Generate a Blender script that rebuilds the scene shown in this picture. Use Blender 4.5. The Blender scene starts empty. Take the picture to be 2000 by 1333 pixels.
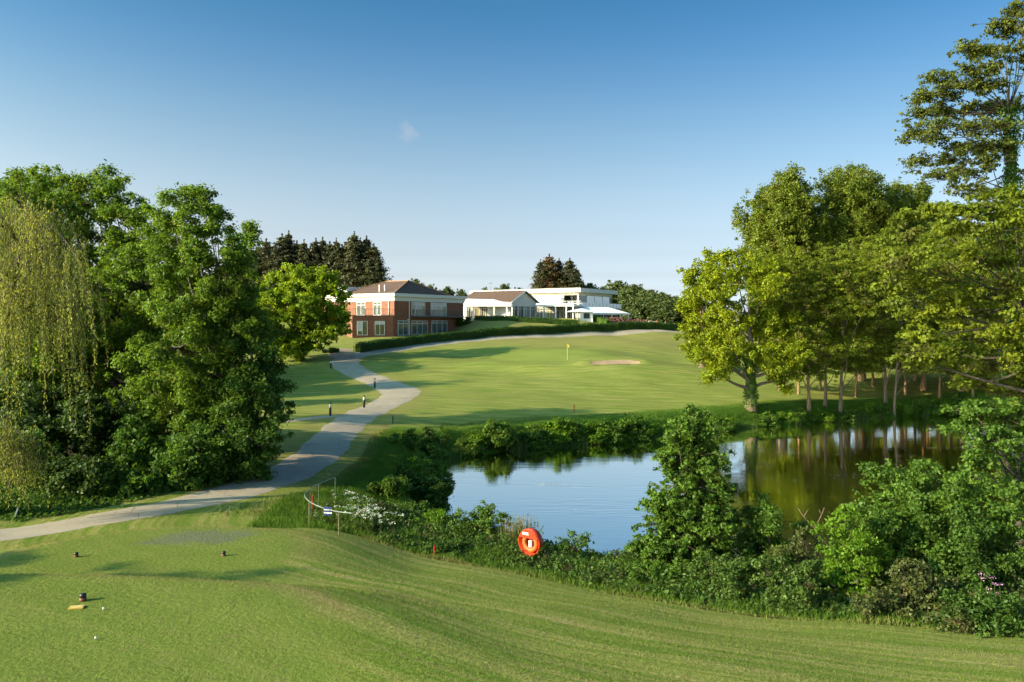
import bpy, math, random
import numpy as np
from mathutils import Vector, Matrix

sc = bpy.context.scene
COL = sc.collection
F = 1570.0            # focal length in photo pixels
HZ = 632.0            # photo row of the horizon
rng = np.random.default_rng(7)

# ------------------------------------------------------------------ helpers
def X(px, d): return (px - 1000.0) / F * d
def Z(py, d): return (HZ - py) / F * d
def W3(px, py, d): return np.array([X(px, d), d, Z(py, d)])

def tag(o, label=None, cat=None, group=None, kind=None):
    if label: o['label'] = label
    if cat: o['category'] = cat
    if group: o['group'] = group
    if kind: o['kind'] = kind
    return o

def empty(name, loc, label=None, cat=None, group=None, rz=0.0):
    o = bpy.data.objects.new(name, None)
    o.empty_display_size = 0.3
    COL.objects.link(o)
    o.location = loc
    o.rotation_euler = (0, 0, rz)
    return tag(o, label, cat, group)

def link(name, me, parent=None):
    o = bpy.data.objects.new(name, me)
    COL.objects.link(o)
    if parent is not None: o.parent = parent
    return o

def kids(o): return [c for c in bpy.data.objects if c.parent == o]

def copy_tree(o, loc, rz=0.0, scale=(1, 1, 1), label=None, group=None, ch=None):
    r = o.copy(); COL.objects.link(r)
    r.location = loc; r.rotation_euler = (0, 0, rz); r.scale = scale
    if label: r['label'] = label
    if group: r['group'] = group
    for c in (ch if ch is not None else kids(o)):
        k = c.copy(); COL.objects.link(k); k.parent = r
        for g in kids(c):
            q = g.copy(); COL.objects.link(q); q.parent = k
    return r

def mesh_np(name, verts, quads=None, tris=None, mats=(), midx=None, smooth=False):
    me = bpy.data.meshes.new(name)
    verts = np.asarray(verts, np.float32)
    me.vertices.add(len(verts)); me.vertices.foreach_set('co', verts.ravel())
    parts, starts, n = [], [], 0
    if quads is not None and len(quads):
        q = np.asarray(quads, np.int32); parts.append(q.ravel()); starts.append(np.arange(len(q)) * 4); n = q.size
    if tris is not None and len(tris):
        t = np.asarray(tris, np.int32); parts.append(t.ravel()); starts.append(n + np.arange(len(t)) * 3)
    li = np.concatenate(parts); ls = np.concatenate(starts).astype(np.int32)
    me.loops.add(len(li)); me.loops.foreach_set('vertex_index', li)
    me.polygons.add(len(ls)); me.polygons.foreach_set('loop_start', ls)
    for m in mats: me.materials.append(m)
    if midx is not None: me.polygons.foreach_set('material_index', np.asarray(midx, np.int32))
    if smooth: me.polygons.foreach_set('use_smooth', np.ones(len(ls), bool))
    me.update(calc_edges=True)
    me.validate()
    return me

class MB:
    """collects boxes, tubes and polygons into one mesh"""
    def __init__(s): s.v = []; s.f = []
    def add(s, vs, fs):
        b = len(s.v); s.v += [tuple(map(float, p)) for p in vs]; s.f += [tuple(i + b for i in f) for f in fs]; return s
    def obox(s, o, u, n, s0, s1, n0, n1, z0, z1):
        o = np.asarray(o, float); u = np.asarray(u, float); n = np.asarray(n, float)
        P = []
        for z in (z0, z1):
            for a, b in ((s0, n0), (s1, n0), (s1, n1), (s0, n1)):
                q = o[:2] + u * a + n * b; P.append((q[0], q[1], z))
        return s.add(P, [(0, 3, 2, 1), (4, 5, 6, 7), (0, 1, 5, 4), (1, 2, 6, 5), (2, 3, 7, 6), (3, 0, 4, 7)])
    def box(s, c, h):
        c = np.asarray(c, float); return s.obox((c[0], c[1]), (1, 0), (0, 1), -h[0], h[0], -h[1], h[1], c[2] - h[2], c[2] + h[2])
    def tube(s, pts, r, n=8, cap=True):
        pts = [np.asarray(p, float) for p in pts]; rr = r if hasattr(r, '__len__') else [r] * len(pts)
        V, Fs = [], []
        for i, p in enumerate(pts):
            d = pts[min(i + 1, len(pts) - 1)] - pts[max(i - 1, 0)]; d /= np.linalg.norm(d) + 1e-9
            a = np.cross(d, (0, 0, 1.0) if abs(d[2]) < .95 else (1.0, 0, 0)); a /= np.linalg.norm(a); b = np.cross(d, a)
            for k in range(n):
                t = 2 * math.pi * k / n; V.append(p + rr[i] * (a * math.cos(t) + b * math.sin(t)))
        for i in range(len(pts) - 1):
            for k in range(n):
                Fs.append((i * n + k, i * n + (k + 1) % n, (i + 1) * n + (k + 1) % n, (i + 1) * n + k))
        if cap: Fs += [tuple(range(n))[::-1], tuple((len(pts) - 1) * n + k for k in range(n))]
        return s.add(V, Fs)
    def lathe(s, prof, c=(0, 0, 0), n=20):
        V, Fs = [], []
        for r, z in prof:
            for k in range(n):
                t = 2 * math.pi * k / n; V.append((c[0] + r * math.cos(t), c[1] + r * math.sin(t), c[2] + z))
        for i in range(len(prof) - 1):
            for k in range(n): Fs.append((i * n + k, i * n + (k + 1) % n, (i + 1) * n + (k + 1) % n, (i + 1) * n + k))
        return s.add(V, Fs)
    def poly(s, pts): return s.add(pts, [tuple(range(len(pts)))])
    def build(s, name, mat, parent=None, smooth=False, bevel=0):
        me = bpy.data.meshes.new(name); me.from_pydata(s.v, [], s.f)
        me.materials.append(mat)
        if smooth:
            for p in me.polygons: p.use_smooth = True
        me.update(); o = link(name, me, parent)
        if bevel:
            m = o.modifiers.new('bevel', 'BEVEL'); m.width = bevel; m.segments = 2; m.limit_method = 'ANGLE'
        return o

# ------------------------------------------------------------------ materials
def new_mat(name):
    m = bpy.data.materials.new(name); m.use_nodes = True
    nt = m.node_tree; nt.nodes.clear()
    out = nt.nodes.new('ShaderNodeOutputMaterial')
    return m, nt, out
def N(nt, t, **kw):
    n = nt.nodes.new(t)
    for k, v in kw.items():
        if k.startswith('i_'):
            key = k[2:]
            n.inputs[int(key) if key.isdigit() else key].default_value = v
        else: setattr(n, k, v)
    return n
def ramp(nt, fac, stops):
    r = N(nt, 'ShaderNodeValToRGB'); e = r.color_ramp.elements
    while len(e) < len(stops): e.new(0.5)
    for el, (p, c) in zip(e, stops):
        el.position = p; el.color = c if len(c) == 4 else (*c, 1)
    nt.links.new(fac, r.inputs[0]); return r.outputs[0]
def mixc(nt, fac, a, b, mode='MIX'):
    m = N(nt, 'ShaderNodeMix', data_type='RGBA', blend_type=mode)
    for s, v in ((0, fac), (6, a), (7, b)):
        if isinstance(v, bpy.types.NodeSocket): nt.links.new(v, m.inputs[s])
        else: m.inputs[s].default_value = (v if s == 0 else (*v[:3], 1))
    return m.outputs[2]
def math_(nt, op, a, b=0.0, c=None, clamp=False):
    m = N(nt, 'ShaderNodeMath', operation=op, use_clamp=clamp)
    for s, v in ((0, a), (1, b), (2, c)):
        if v is None: continue
        if isinstance(v, bpy.types.NodeSocket): nt.links.new(v, m.inputs[s])
        else: m.inputs[s].default_value = v
    return m.outputs[0]
def noise(nt, vec, scale, detail=4, rough=.55, dist=0.0):
    n = N(nt, 'ShaderNodeTexNoise'); n.inputs['Scale'].default_value = scale; n.inputs['Detail'].default_value = detail
    n.inputs['Roughness'].default_value = rough; n.inputs['Distortion'].default_value = dist
    if vec is not None: nt.links.new(vec, n.inputs['Vector'])
    return n.outputs['Fac']
def objco(nt): return N(nt, 'ShaderNodeTexCoord').outputs['Object']
def scaled(nt, vec, s):
    m = N(nt, 'ShaderNodeMapping'); m.inputs['Scale'].default_value = s; nt.links.new(vec, m.inputs['Vector']); return m.outputs[0]

def N_sep(nt, v, k):
    s = N(nt, 'ShaderNodeSeparateXYZ'); nt.links.new(v, s.inputs[0]); return s.outputs[k]
def plain(name, col, rough=.6, metal=0.0, spec=.4, var=.12, scale=3.0, bump=0.0, bscale=30):
    m, nt, out = new_mat(name)
    b = N(nt, 'ShaderNodeBsdfPrincipled'); co = objco(nt)
    f = noise(nt, co, scale, 5)
    lo = tuple(c * (1 - var) for c in col); hi = tuple(min(1, c * (1 + var)) for c in col)
    nt.links.new(ramp(nt, f, [(.3, lo), (.7, hi)]), b.inputs['Base Color'])
    b.inputs['Roughness'].default_value = rough; b.inputs['Metallic'].default_value = metal
    b.inputs['Specular IOR Level'].default_value = spec
    if bump:
        bp = N(nt, 'ShaderNodeBump'); bp.inputs['Strength'].default_value = bump; bp.inputs['Distance'].default_value = .02
        nt.links.new(noise(nt, co, bscale, 4), bp.inputs['Height']); nt.links.new(bp.outputs[0], b.inputs['Normal'])
    nt.links.new(b.outputs[0], out.inputs[0]); return m

def leaf_mat(name, col, var=.35, trans=.38, tcol=None, clump=.5, alt=None, altamt=.0, rough=.5):
    """two sided leaf: per-leaf hue change, patches over the crown, light shining through"""
    m, nt, out = new_mat(name)
    geo = N(nt, 'ShaderNodeNewGeometry'); co = objco(nt)
    rnd = geo.outputs['Random Per Island']
    lo = tuple(c * (1 - var) for c in col); hi = (min(1, col[0] * (1 + var * 1.25)), min(1, col[1] * (1 + var)), col[2] * (1 + var * .3))
    c1 = ramp(nt, rnd, [(0, lo), (1, hi)])
    c2 = ramp(nt, noise(nt, co, clump, 3), [(.35, (.72, .78, .75)), (.65, (1.2, 1.15, 1.05))])
    c = mixc(nt, 1.0, c1, c2, 'MULTIPLY')
    if alt:
        g = math_(nt, 'GREATER_THAN', noise(nt, co, clump * 1.7, 3), 1 - altamt)
        c = mixc(nt, g, c, alt)
    b = N(nt, 'ShaderNodeBsdfPrincipled'); b.inputs['Roughness'].default_value = rough; b.inputs['Specular IOR Level'].default_value = .22
    nt.links.new(c, b.inputs['Base Color'])
    t = N(nt, 'ShaderNodeBsdfTranslucent'); tc = tcol or (1.5, 1.35, .7)
    nt.links.new(mixc(nt, 1.0, c, tc, 'MULTIPLY'), t.inputs[0])
    mx = N(nt, 'ShaderNodeMixShader'); mx.inputs[0].default_value = trans
    nt.links.new(b.outputs[0], mx.inputs[1]); nt.links.new(t.outputs[0], mx.inputs[2]); nt.links.new(mx.outputs[0], out.inputs[0])
    return m

def bark_mat(name, col):
    m, nt, out = new_mat(name); b = N(nt, 'ShaderNodeBsdfPrincipled'); co = scaled(nt, objco(nt), (5, 5, 1))
    f = noise(nt, co, 2.2, 6, .7)
    nt.links.new(ramp(nt, f, [(.3, tuple(c * .5 for c in col)), (.7, tuple(c * 1.3 for c in col))]), b.inputs[0])
    b.inputs['Roughness'].default_value = .9
    bp = N(nt, 'ShaderNodeBump'); bp.inputs['Strength'].default_value = .7; bp.inputs['Distance'].default_value = .05
    nt.links.new(f, bp.inputs['Height']); nt.links.new(bp.outputs[0], b.inputs['Normal'])
    nt.links.new(b.outputs[0], out.inputs[0]); return m

LM = dict(
    mid=leaf_mat('leaf_mid_green', (.1, .185, .024), trans=.45, alt=(.125, .185, .022), altamt=.42),
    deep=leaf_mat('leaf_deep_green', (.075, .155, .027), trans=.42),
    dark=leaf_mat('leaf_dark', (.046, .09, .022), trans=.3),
    willow=leaf_mat('leaf_willow', (.22, .265, .075), trans=.52, clump=.8),
    maple=leaf_mat('leaf_maple', (.2, .3, .02), trans=.42, tcol=(1.5, 1.3, .4)),
    umber=leaf_mat('leaf_dusky_olive', (.09, .118, .022), trans=.4, clump=.6),
    lime=leaf_mat('leaf_lime', (.195, .255, .014), trans=.42, tcol=(1.5, 1.3, .4)),
    olive=leaf_mat('leaf_olive', (.13, .182, .026), trans=.46, clump=.35, alt=(.165, .19, .035), altamt=.42),
    alder=leaf_mat('leaf_alder', (.155, .208, .022), trans=.48, clump=.35, alt=(.125, .135, .03), altamt=.42),
    shrub=leaf_mat('leaf_shrub', (.095, .18, .03), trans=.42, clump=1.2),
    shrubd=leaf_mat('leaf_shrub_dark', (.068, .135, .026), trans=.38, clump=1.2),
    bright=leaf_mat('leaf_bright', (.12, .23, .022), trans=.45, clump=1.5),
    brown=leaf_mat('leaf_brownish', (.09, .115, .04), trans=.35, clump=2.5, alt=(.15, .1, .055), altamt=.36),
    weed=leaf_mat('leaf_weed', (.095, .165, .04), trans=.38, clump=.9, alt=(.09, .085, .04), altamt=.4),
    conifer=leaf_mat('conifer_needles', (.062, .07, .036), trans=.15, clump=.3, alt=(.085, .072, .036), altamt=.38),
    conif2=leaf_mat('conifer_needles_rusty', (.08, .078, .026), trans=.15, clump=.25, alt=(.11, .06, .02), altamt=.5),
    far=leaf_mat('leaf_far', (.095, .135, .055), trans=.35, clump=.2),
    hedge=leaf_mat('leaf_hedge', (.045, .1, .016), trans=.25, clump=.5),
    white=plain('white_petals', (.72, .74, .62), .7),
    pink=plain('pink_petals', (.62, .32, .5), .7),
    heather=leaf_mat('heather_blooms', (.17, .09, .1), trans=.15, clump=.6, alt=(.3, .13, .08), altamt=.42),
    straw=leaf_mat('dry_stems', (.2, .17, .07), trans=.2, clump=2),
)
BK = dict(grey=bark_mat('bark_grey', (.15, .11, .07)), dark=bark_mat('bark_dark', (.06, .048, .035)),
          warm=bark_mat('bark_warm', (.26, .165, .085)))

# ------------------------------------------------------------------ terrain
ctrl = [  # photo column, distance, height
 (1000,12.5,-5.6),(0,11.6,-5.3),(2000,14,-6.3),(500,12,-5.45),(1500,13.3,-6.0),(1000,6,-5.2),(0,6,-5.0),(2000,6,-5.8),
 (850,25.4,-7.5),(800,20,-6.6),(1000,17.7,-6.35),(1100,22.6,-7.4),(1400,20.2,-7.25),(1700,19.06,-7.2),(2000,18.1,-7.1),
 (300,23.8,-6.6),(0,22,-6.6),(300,19.5,-6.45),(0,18.5,-6.4),(500,19,-6.45),(560,24,-6.75),(700,23.5,-7.0),(-600,20,-6.2),(-600,12,-5.2),
 (0,26.2,-6.95),(300,29.5,-7.0),(500,34,-7.0),(600,39.5,-7),(650,48,-7),(700,61,-7.05),(780,76,-7.0),(810,80,-7.03),(760,90,-6.76),
 (700,98,-6.12),(670,105,-5.35),(690,112,-4.64),(760,118,-3.98),(850,126,-3.2),(950,134,-2.56),(1030,138.5,-2.29),(1100,143,-2.14),(1200,148.5,-1.94),(1340,155.5,-1.7),
 (1000,85,-6.9),(1000,100,-5.75),(1150,100,-5.1),(1200,98,-5.0),(1000,120,-4.1),(900,112,-5.0),(1000,132,-2.85),(1060,133,-2.8),(1120,135,-2.75),(1200,138,-2.7),(1280,143,-2.5),(1250,130,-3.2),(1100,127,-3.35),(900,126,-3.35),(1320,84,-7.3),(1320,110,-6.0),
 (1400,127,-4.8),(1450,155,-2),(1700,95,-6.3),(2000,100,-6),(1900,82,-7.4),(1700,150,-3),(2000,150,-3),(1100,112,-4.4),(1230,108,-4.9),
 (850,60,-7.55),(1000,65,-7.5),(1300,71,-7.5),(1500,75.5,-7.5),(1700,80,-7.6),(1850,84,-7.7),
 (560,75,-7.1),(500,95,-6.6),(585,107,-5),(400,60,-7),(300,45,-7),(100,35,-6.95),(0,60,-7),(0,100,-6),(450,120,-4),(-600,60,-7),(-600,120,-5),
 (688,129,-2.1),(770,130,-2.07),(830,137,-1.95),(640,131,-2.1),(600,135,-2),(880,143,-1.2),(908,146,.3),(720,140,-1.5),
 (930,150,.45),(1000,150,.45),(1130,152,.45),(1000,165,.5),(1130,170,.5),(1000,144,-.4),(1100,149,-.35),(1160,153.5,.15),(1290,157,-.95),(1330,162,-1.0),(1200,152.5,-.5),
 (1000,200,1),(500,200,1),(1500,200,-.5),(0,200,0),(2000,200,-1),(1000,320,1),(0,320,0),(2000,320,0),
 (650,27.5,-7.2),(620,30,-7.1),(700,34,-7.4),(740,45,-7.4),(760,52,-7.4),(2300,26,-7.6),(2600,40,-7.6),(2600,80,-7.4),(2400,60,-7.8),
]
CP = np.array([(X(p, d), d) for p, d, z in ctrl]); CZ = np.array([z for *_, z in ctrl])
def tps(r2): return np.where(r2 > 1e-9, .5 * r2 * np.log(r2 + 1e-12), 0)
def fit():
    n = len(CP); K = tps(((CP[:, None] - CP[None]) ** 2).sum(-1)) + np.eye(n) * .5
    P = np.c_[np.ones(n), CP]; A = np.block([[K, P], [P.T, np.zeros((3, 3))]])
    s = np.linalg.solve(A, np.r_[CZ, 0, 0, 0]); return s[:n], s[n:]
WK, WP = fit()
def base_h(x, y):
    x = np.asarray(x, float); y = np.asarray(y, float)
    xc = np.clip(x, -130, 160); yc = np.clip(y, 0, 320)
    out = WP[0] + WP[1] * xc + WP[2] * yc
    flat = np.zeros(xc.size); xr, yr = xc.ravel(), yc.ravel()
    for i in range(0, len(xr), 20000):
        s = slice(i, i + 20000)
        flat[s] = tps((xr[s, None] - CP[None, :, 0]) ** 2 + (yr[s, None] - CP[None, :, 1]) ** 2) @ WK
    return out + flat.reshape(xc.shape)

def sstep(a, b, v):
    t = np.clip((v - a) / (b - a), 0, 1); return t * t * (3 - 2 * t)
def seg_dist(x, y, pts, closed=False):
    d = np.full(np.shape(x), 1e9); pts = list(pts)
    if closed: pts = pts + [pts[0]]
    for (ax, ay), (bx, by) in zip(pts[:-1], pts[1:]):
        vx, vy = bx - ax, by - ay; t = np.clip(((x - ax) * vx + (y - ay) * vy) / (vx * vx + vy * vy + 1e-9), 0, 1)
        d = np.minimum(d, np.hypot(x - ax - t * vx, y - ay - t * vy))
    return d
def inside(x, y, pts):
    r = np.zeros(np.shape(x), bool); n = len(pts)
    for i in range(n):
        (ax, ay), (bx, by) = pts[i], pts[(i + 1) % n]
        c = ((ay > y) != (by > y)); r ^= c & (x < (bx - ax) * (y - ay) / (by - ay + 1e-12) + ax)
    return r
def sdf(x, y, pts):
    d = seg_dist(x, y, pts, True); return np.where(inside(x, y, pts), -d, d)
def smooth_poly(pts, it=2, closed=True):
    for _ in range(it):
        q = []; n = len(pts)
        if not closed: q.append(pts[0])
        for i in range(n if closed else n - 1):
            a, b = np.array(pts[i]), np.array(pts[(i + 1) % n]); q += [tuple(a * .75 + b * .25), tuple(a * .25 + b * .75)]
        if not closed: q.append(pts[-1])
        pts = q
    return pts

ZW = -9.2
POND = smooth_poly([(-4.6,55.0),(0,58.4),(5.5,61),(11.9,64.4),(19,69.6),(28.6,75.0),(44.5,82),(60,82),(72,66),(58,48),(42,38),(30,36),(21.5,33.5),
        (16.5,30.5),(12.5,28.6),(7.4,29.6),(3.4,31.6),(0,32.5),(-2.3,34.5),(-3.5,39.2),(-4.1,46)], 2)
TEE1 = smooth_poly([(-22, 5), (-22, 17.4), (-13, 17.9), (-7, 17.7), (-3.6, 16.6), (-2.5, 12), (-3, 5)], 2)
TEE2 = smooth_poly([(-14.5, 19), (-14, 24), (-11.5, 25.6), (-8, 25.7), (-6, 24.4), (-6, 21), (-7, 19)], 2)
BUNK = smooth_poly([(9.3, 98.2), (9.8, 99.6), (12.5, 100.6), (15, 99.9), (16.4, 98.4), (15.3, 97.2), (12, 97.0)], 2)
MOUNDS = [(-3, 104, .75, 3.2), (-11, 109, .6, 4), (3, 99.5, .55, 2.6), (20, 107, .6, 4), (-7, 96, .45, 3), (12, 116, .5, 4), (-2, 119, .5, 3.5), (24, 97, .5, 3.5), (30, 112, .6, 5), (0, 88, .3, 4), (14, 84, .3, 4)]
def terrain(x, y):
    x = np.asarray(x, float); y = np.asarray(y, float)
    h = base_h(x, y)
    h = h + .05 * np.sin(x * .9 + 1.3 * np.sin(y * .5)) * np.sin(y * .7 + .8) * sstep(6, 14, y) + .25 * np.sin(x * .16 + 2) * np.sin(y * .11 + x * .05) * sstep(60, 90, y) * sstep(140, 115, y)
    for mx_, my_, mh_, mr_ in MOUNDS: h = h + mh_ * np.exp(-(((x - mx_) / (mr_ * 1.7)) ** 2 + ((y - my_) / mr_) ** 2))
    # tees
    d2 = sdf(x, y, TEE2); w = 1 - sstep(-.3, 1, d2 / (1.4 + 2.4 * sstep(-8.5, -6, x))); h = h * (1 - w) + (-6.45) * w
    d1 = sdf(x, y, TEE1); wd = 1.3 + 2.2 * sstep(-7, -3, x); w = 1 - sstep(-.2, 1, d1 / wd); h = h * (1 - w) + (-5.5 + (y - 17.8) * .012) * w
    # bunker
    db = sdf(x, y, BUNK); wi = 1 - sstep(-.8, .25, db); h = h + wi * (-.5 + .17 * (y - 97.0)) + .35 * np.exp(-((db - .9) / 1.1) ** 2) * sstep(98.3, 99.3, y)
    # pond
    dp = sdf(x, y, POND)
    wd = np.where(y < 36, 4.5, 2.6)
    near = sstep(0, 1, dp / wd)
    hb = (ZW + .02) + (np.maximum(h, ZW + .5) - (ZW + .02)) * near
    h = np.where(dp > 0, np.where(dp < wd, hb, h), ZW + np.maximum(dp * .55, -1.2))
    return h
def H(x, y): return float(terrain(np.array([x]), np.array([y]))[0])
def G(px, d, dz=0.0):  # point on the ground in that photo column at that distance
    x = X(px, d); return np.array([x, d, H(x, d) + dz])
def hit(px, py, d0=8.0, d1=260.0):
    d = np.arange(d0, d1, .1); x = X(px, d); z = Z(py, d); g = terrain(x, d)
    k = np.argmax(z <= g)
    return np.array([x[k], d[k], g[k]])

EDGE = smooth_poly([(-8.2, 31.5), (-8.1, 29.2), (-7.4, 28), (-6.1, 27.4), (-4.2, 26.4), (-2.4, 25.4), (-.8, 24.6), (.75, 23.7), (2.1, 22.3), (4.0, 21.0), (5.1, 20.2), (8.5, 19.1), (11.5, 18.2), (20, 16.5)], 2, False)
PATHL = [(-120, 1062), (0, 1045), (150, 1022), (300, 1004), (420, 980), (500, 955), (560, 930), (605, 905), (635, 878), (655, 850), (675, 828), (712, 806), (748, 792), (778, 778), (788, 768), (775, 758), (745, 747), (712, 735), (684, 722), (668, 710), (668, 702), (690, 694), (740, 686), (800, 678), (870, 669), (950, 662), (1030, 658), (1100, 655.5), (1200, 652.5), (1340, 649)]
PATHW = 2.35
def resample(P, step):
    P = np.asarray(P); d = np.r_[0, np.cumsum(np.linalg.norm(np.diff(P, axis=0), axis=1))]
    t = np.linspace(0, d[-1], int(d[-1] / step) + 2); return np.c_[[np.interp(t, d, P[:, k]) for k in range(P.shape[1])]].T
def sm(P, k=5, it=2):
    for _ in range(it):
        Q = P.copy()
        for i in range(1, len(P) - 1):
            a = max(0, i - k); b = min(len(P), i + k + 1); r = min(i - a, b - 1 - i); Q[i] = P[i - r:i + r + 1].mean(0)
        P = Q
    return P
pc = np.array([hit(px, py)[:2] for px, py in PATHL])
PATH = sm(resample(pc, .5), 6, 3)
SIDE = sm(resample(np.array([hit(430, 836)[:2], hit(520, 828)[:2], hit(560, 823)[:2], hit(620, 817)[:2], hit(672, 812)[:2]]), .4), 4, 2)
DIRT = sm(resample(np.array([hit(672, 701)[:2], hit(672, 695)[:2], hit(668, 688)[:2], hit(655, 682)[:2]]), .4), 3, 2)

PATCH = [(-10.9, 23.6), (-10.6, 24.6), (-9.9, 25.0), (-8.4, 25.0), (-7.9, 24.7), (-8.2, 24.0), (-8.0, 23.8), (-8.9, 23.45), (-9.5, 23.6), (-10.2, 23.35)]
def attrs(x, y):
    de = seg_dist(x, y, EDGE)
    # side of the lawn edge: the pond side is rough
    ex = np.array([p[0] for p in EDGE]); ey = np.array([p[1] for p in EDGE])
    o = np.argsort(ex); ye = np.interp(x, ex[o], ey[o])
    side = np.where((y > ye) & (x > -8.1), 1.0, 0.0)
    dp = sdf(x, y, POND)
    dpath = seg_dist(x, y, [tuple(p) for p in PATH[::4]])
    r1 = side * sstep(0, .5, de) * (y < 34)
    r2 = (1 - sstep(2.6, 5.2, dp)) * (y >= 30)
    strip = sstep(1.9, 3.2, dpath) * (x > np.interp(y, [28, 40, 50, 60], [-9, -9.5, -9.5, -8])) * (y < 58) * (y > 27) * (x < 2)
    rough = np.clip(np.maximum(np.maximum(r1, r2), strip), 0, 1)
    rough = np.where(dp < 0, 1, rough)
    # dry verge beside the path, scalped brow of the tees, worn lawn by the house
    verge = np.exp(-((dpath - 2.2) / .9) ** 2) * sstep(34, 42, y) * (1 - sstep(92, 110, y)) * .7
    brow = np.exp(-((sdf(x, y, TEE1) - .1) / .35) ** 2) * (y > 15) + .7 * np.exp(-((sdf(x, y, TEE2) - .15) / .4) ** 2) * (y > 22)
    lawn = sstep(118, 132, y) * sstep(160, 150, y) * (x > -35) * .8
    dry = np.clip(verge + brow * .9 + lawn, 0, 1)
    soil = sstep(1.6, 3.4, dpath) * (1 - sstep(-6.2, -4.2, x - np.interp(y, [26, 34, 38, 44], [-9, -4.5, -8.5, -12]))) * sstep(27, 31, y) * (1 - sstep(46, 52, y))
    d_edge = np.where(side > 0, -de, de)
    mow = np.where(y < 34, d_edge, y * .9 + x * .12)
    sand = np.where(sdf(x, y, BUNK) < 0, 1.0, 0.0)
    tee = np.clip((1 - sstep(-.4, .1, sdf(x, y, TEE1))) + (1 - sstep(-.4, .1, sdf(x, y, TEE2))), 0, 1)
    green = 1 - sstep(.93, 1.05, np.hypot((x - 5.5) / 11, (y - 111) / 6.5) + .06 * np.sin(3 * np.arctan2(y - 111, x - 5.5)))
    dpt = sdf(x, y, PATCH) + .13 * np.sin(x * 7.1 + 2 * np.sin(y * 5.3)) + .08 * np.sin(y * 13 + x * 3)
    patch = 1 - sstep(-.22, .16, dpt)
    return dict(patch=patch, rough=rough, dry=dry, soil=soil, mow=mow, tee=tee, green=green)
def set_attrs(me, x, y):
    for k, v in attrs(x, y).items():
        a = me.attributes.new(k, 'FLOAT', 'POINT'); a.data.foreach_set('value', np.asarray(v, np.float32))

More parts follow.
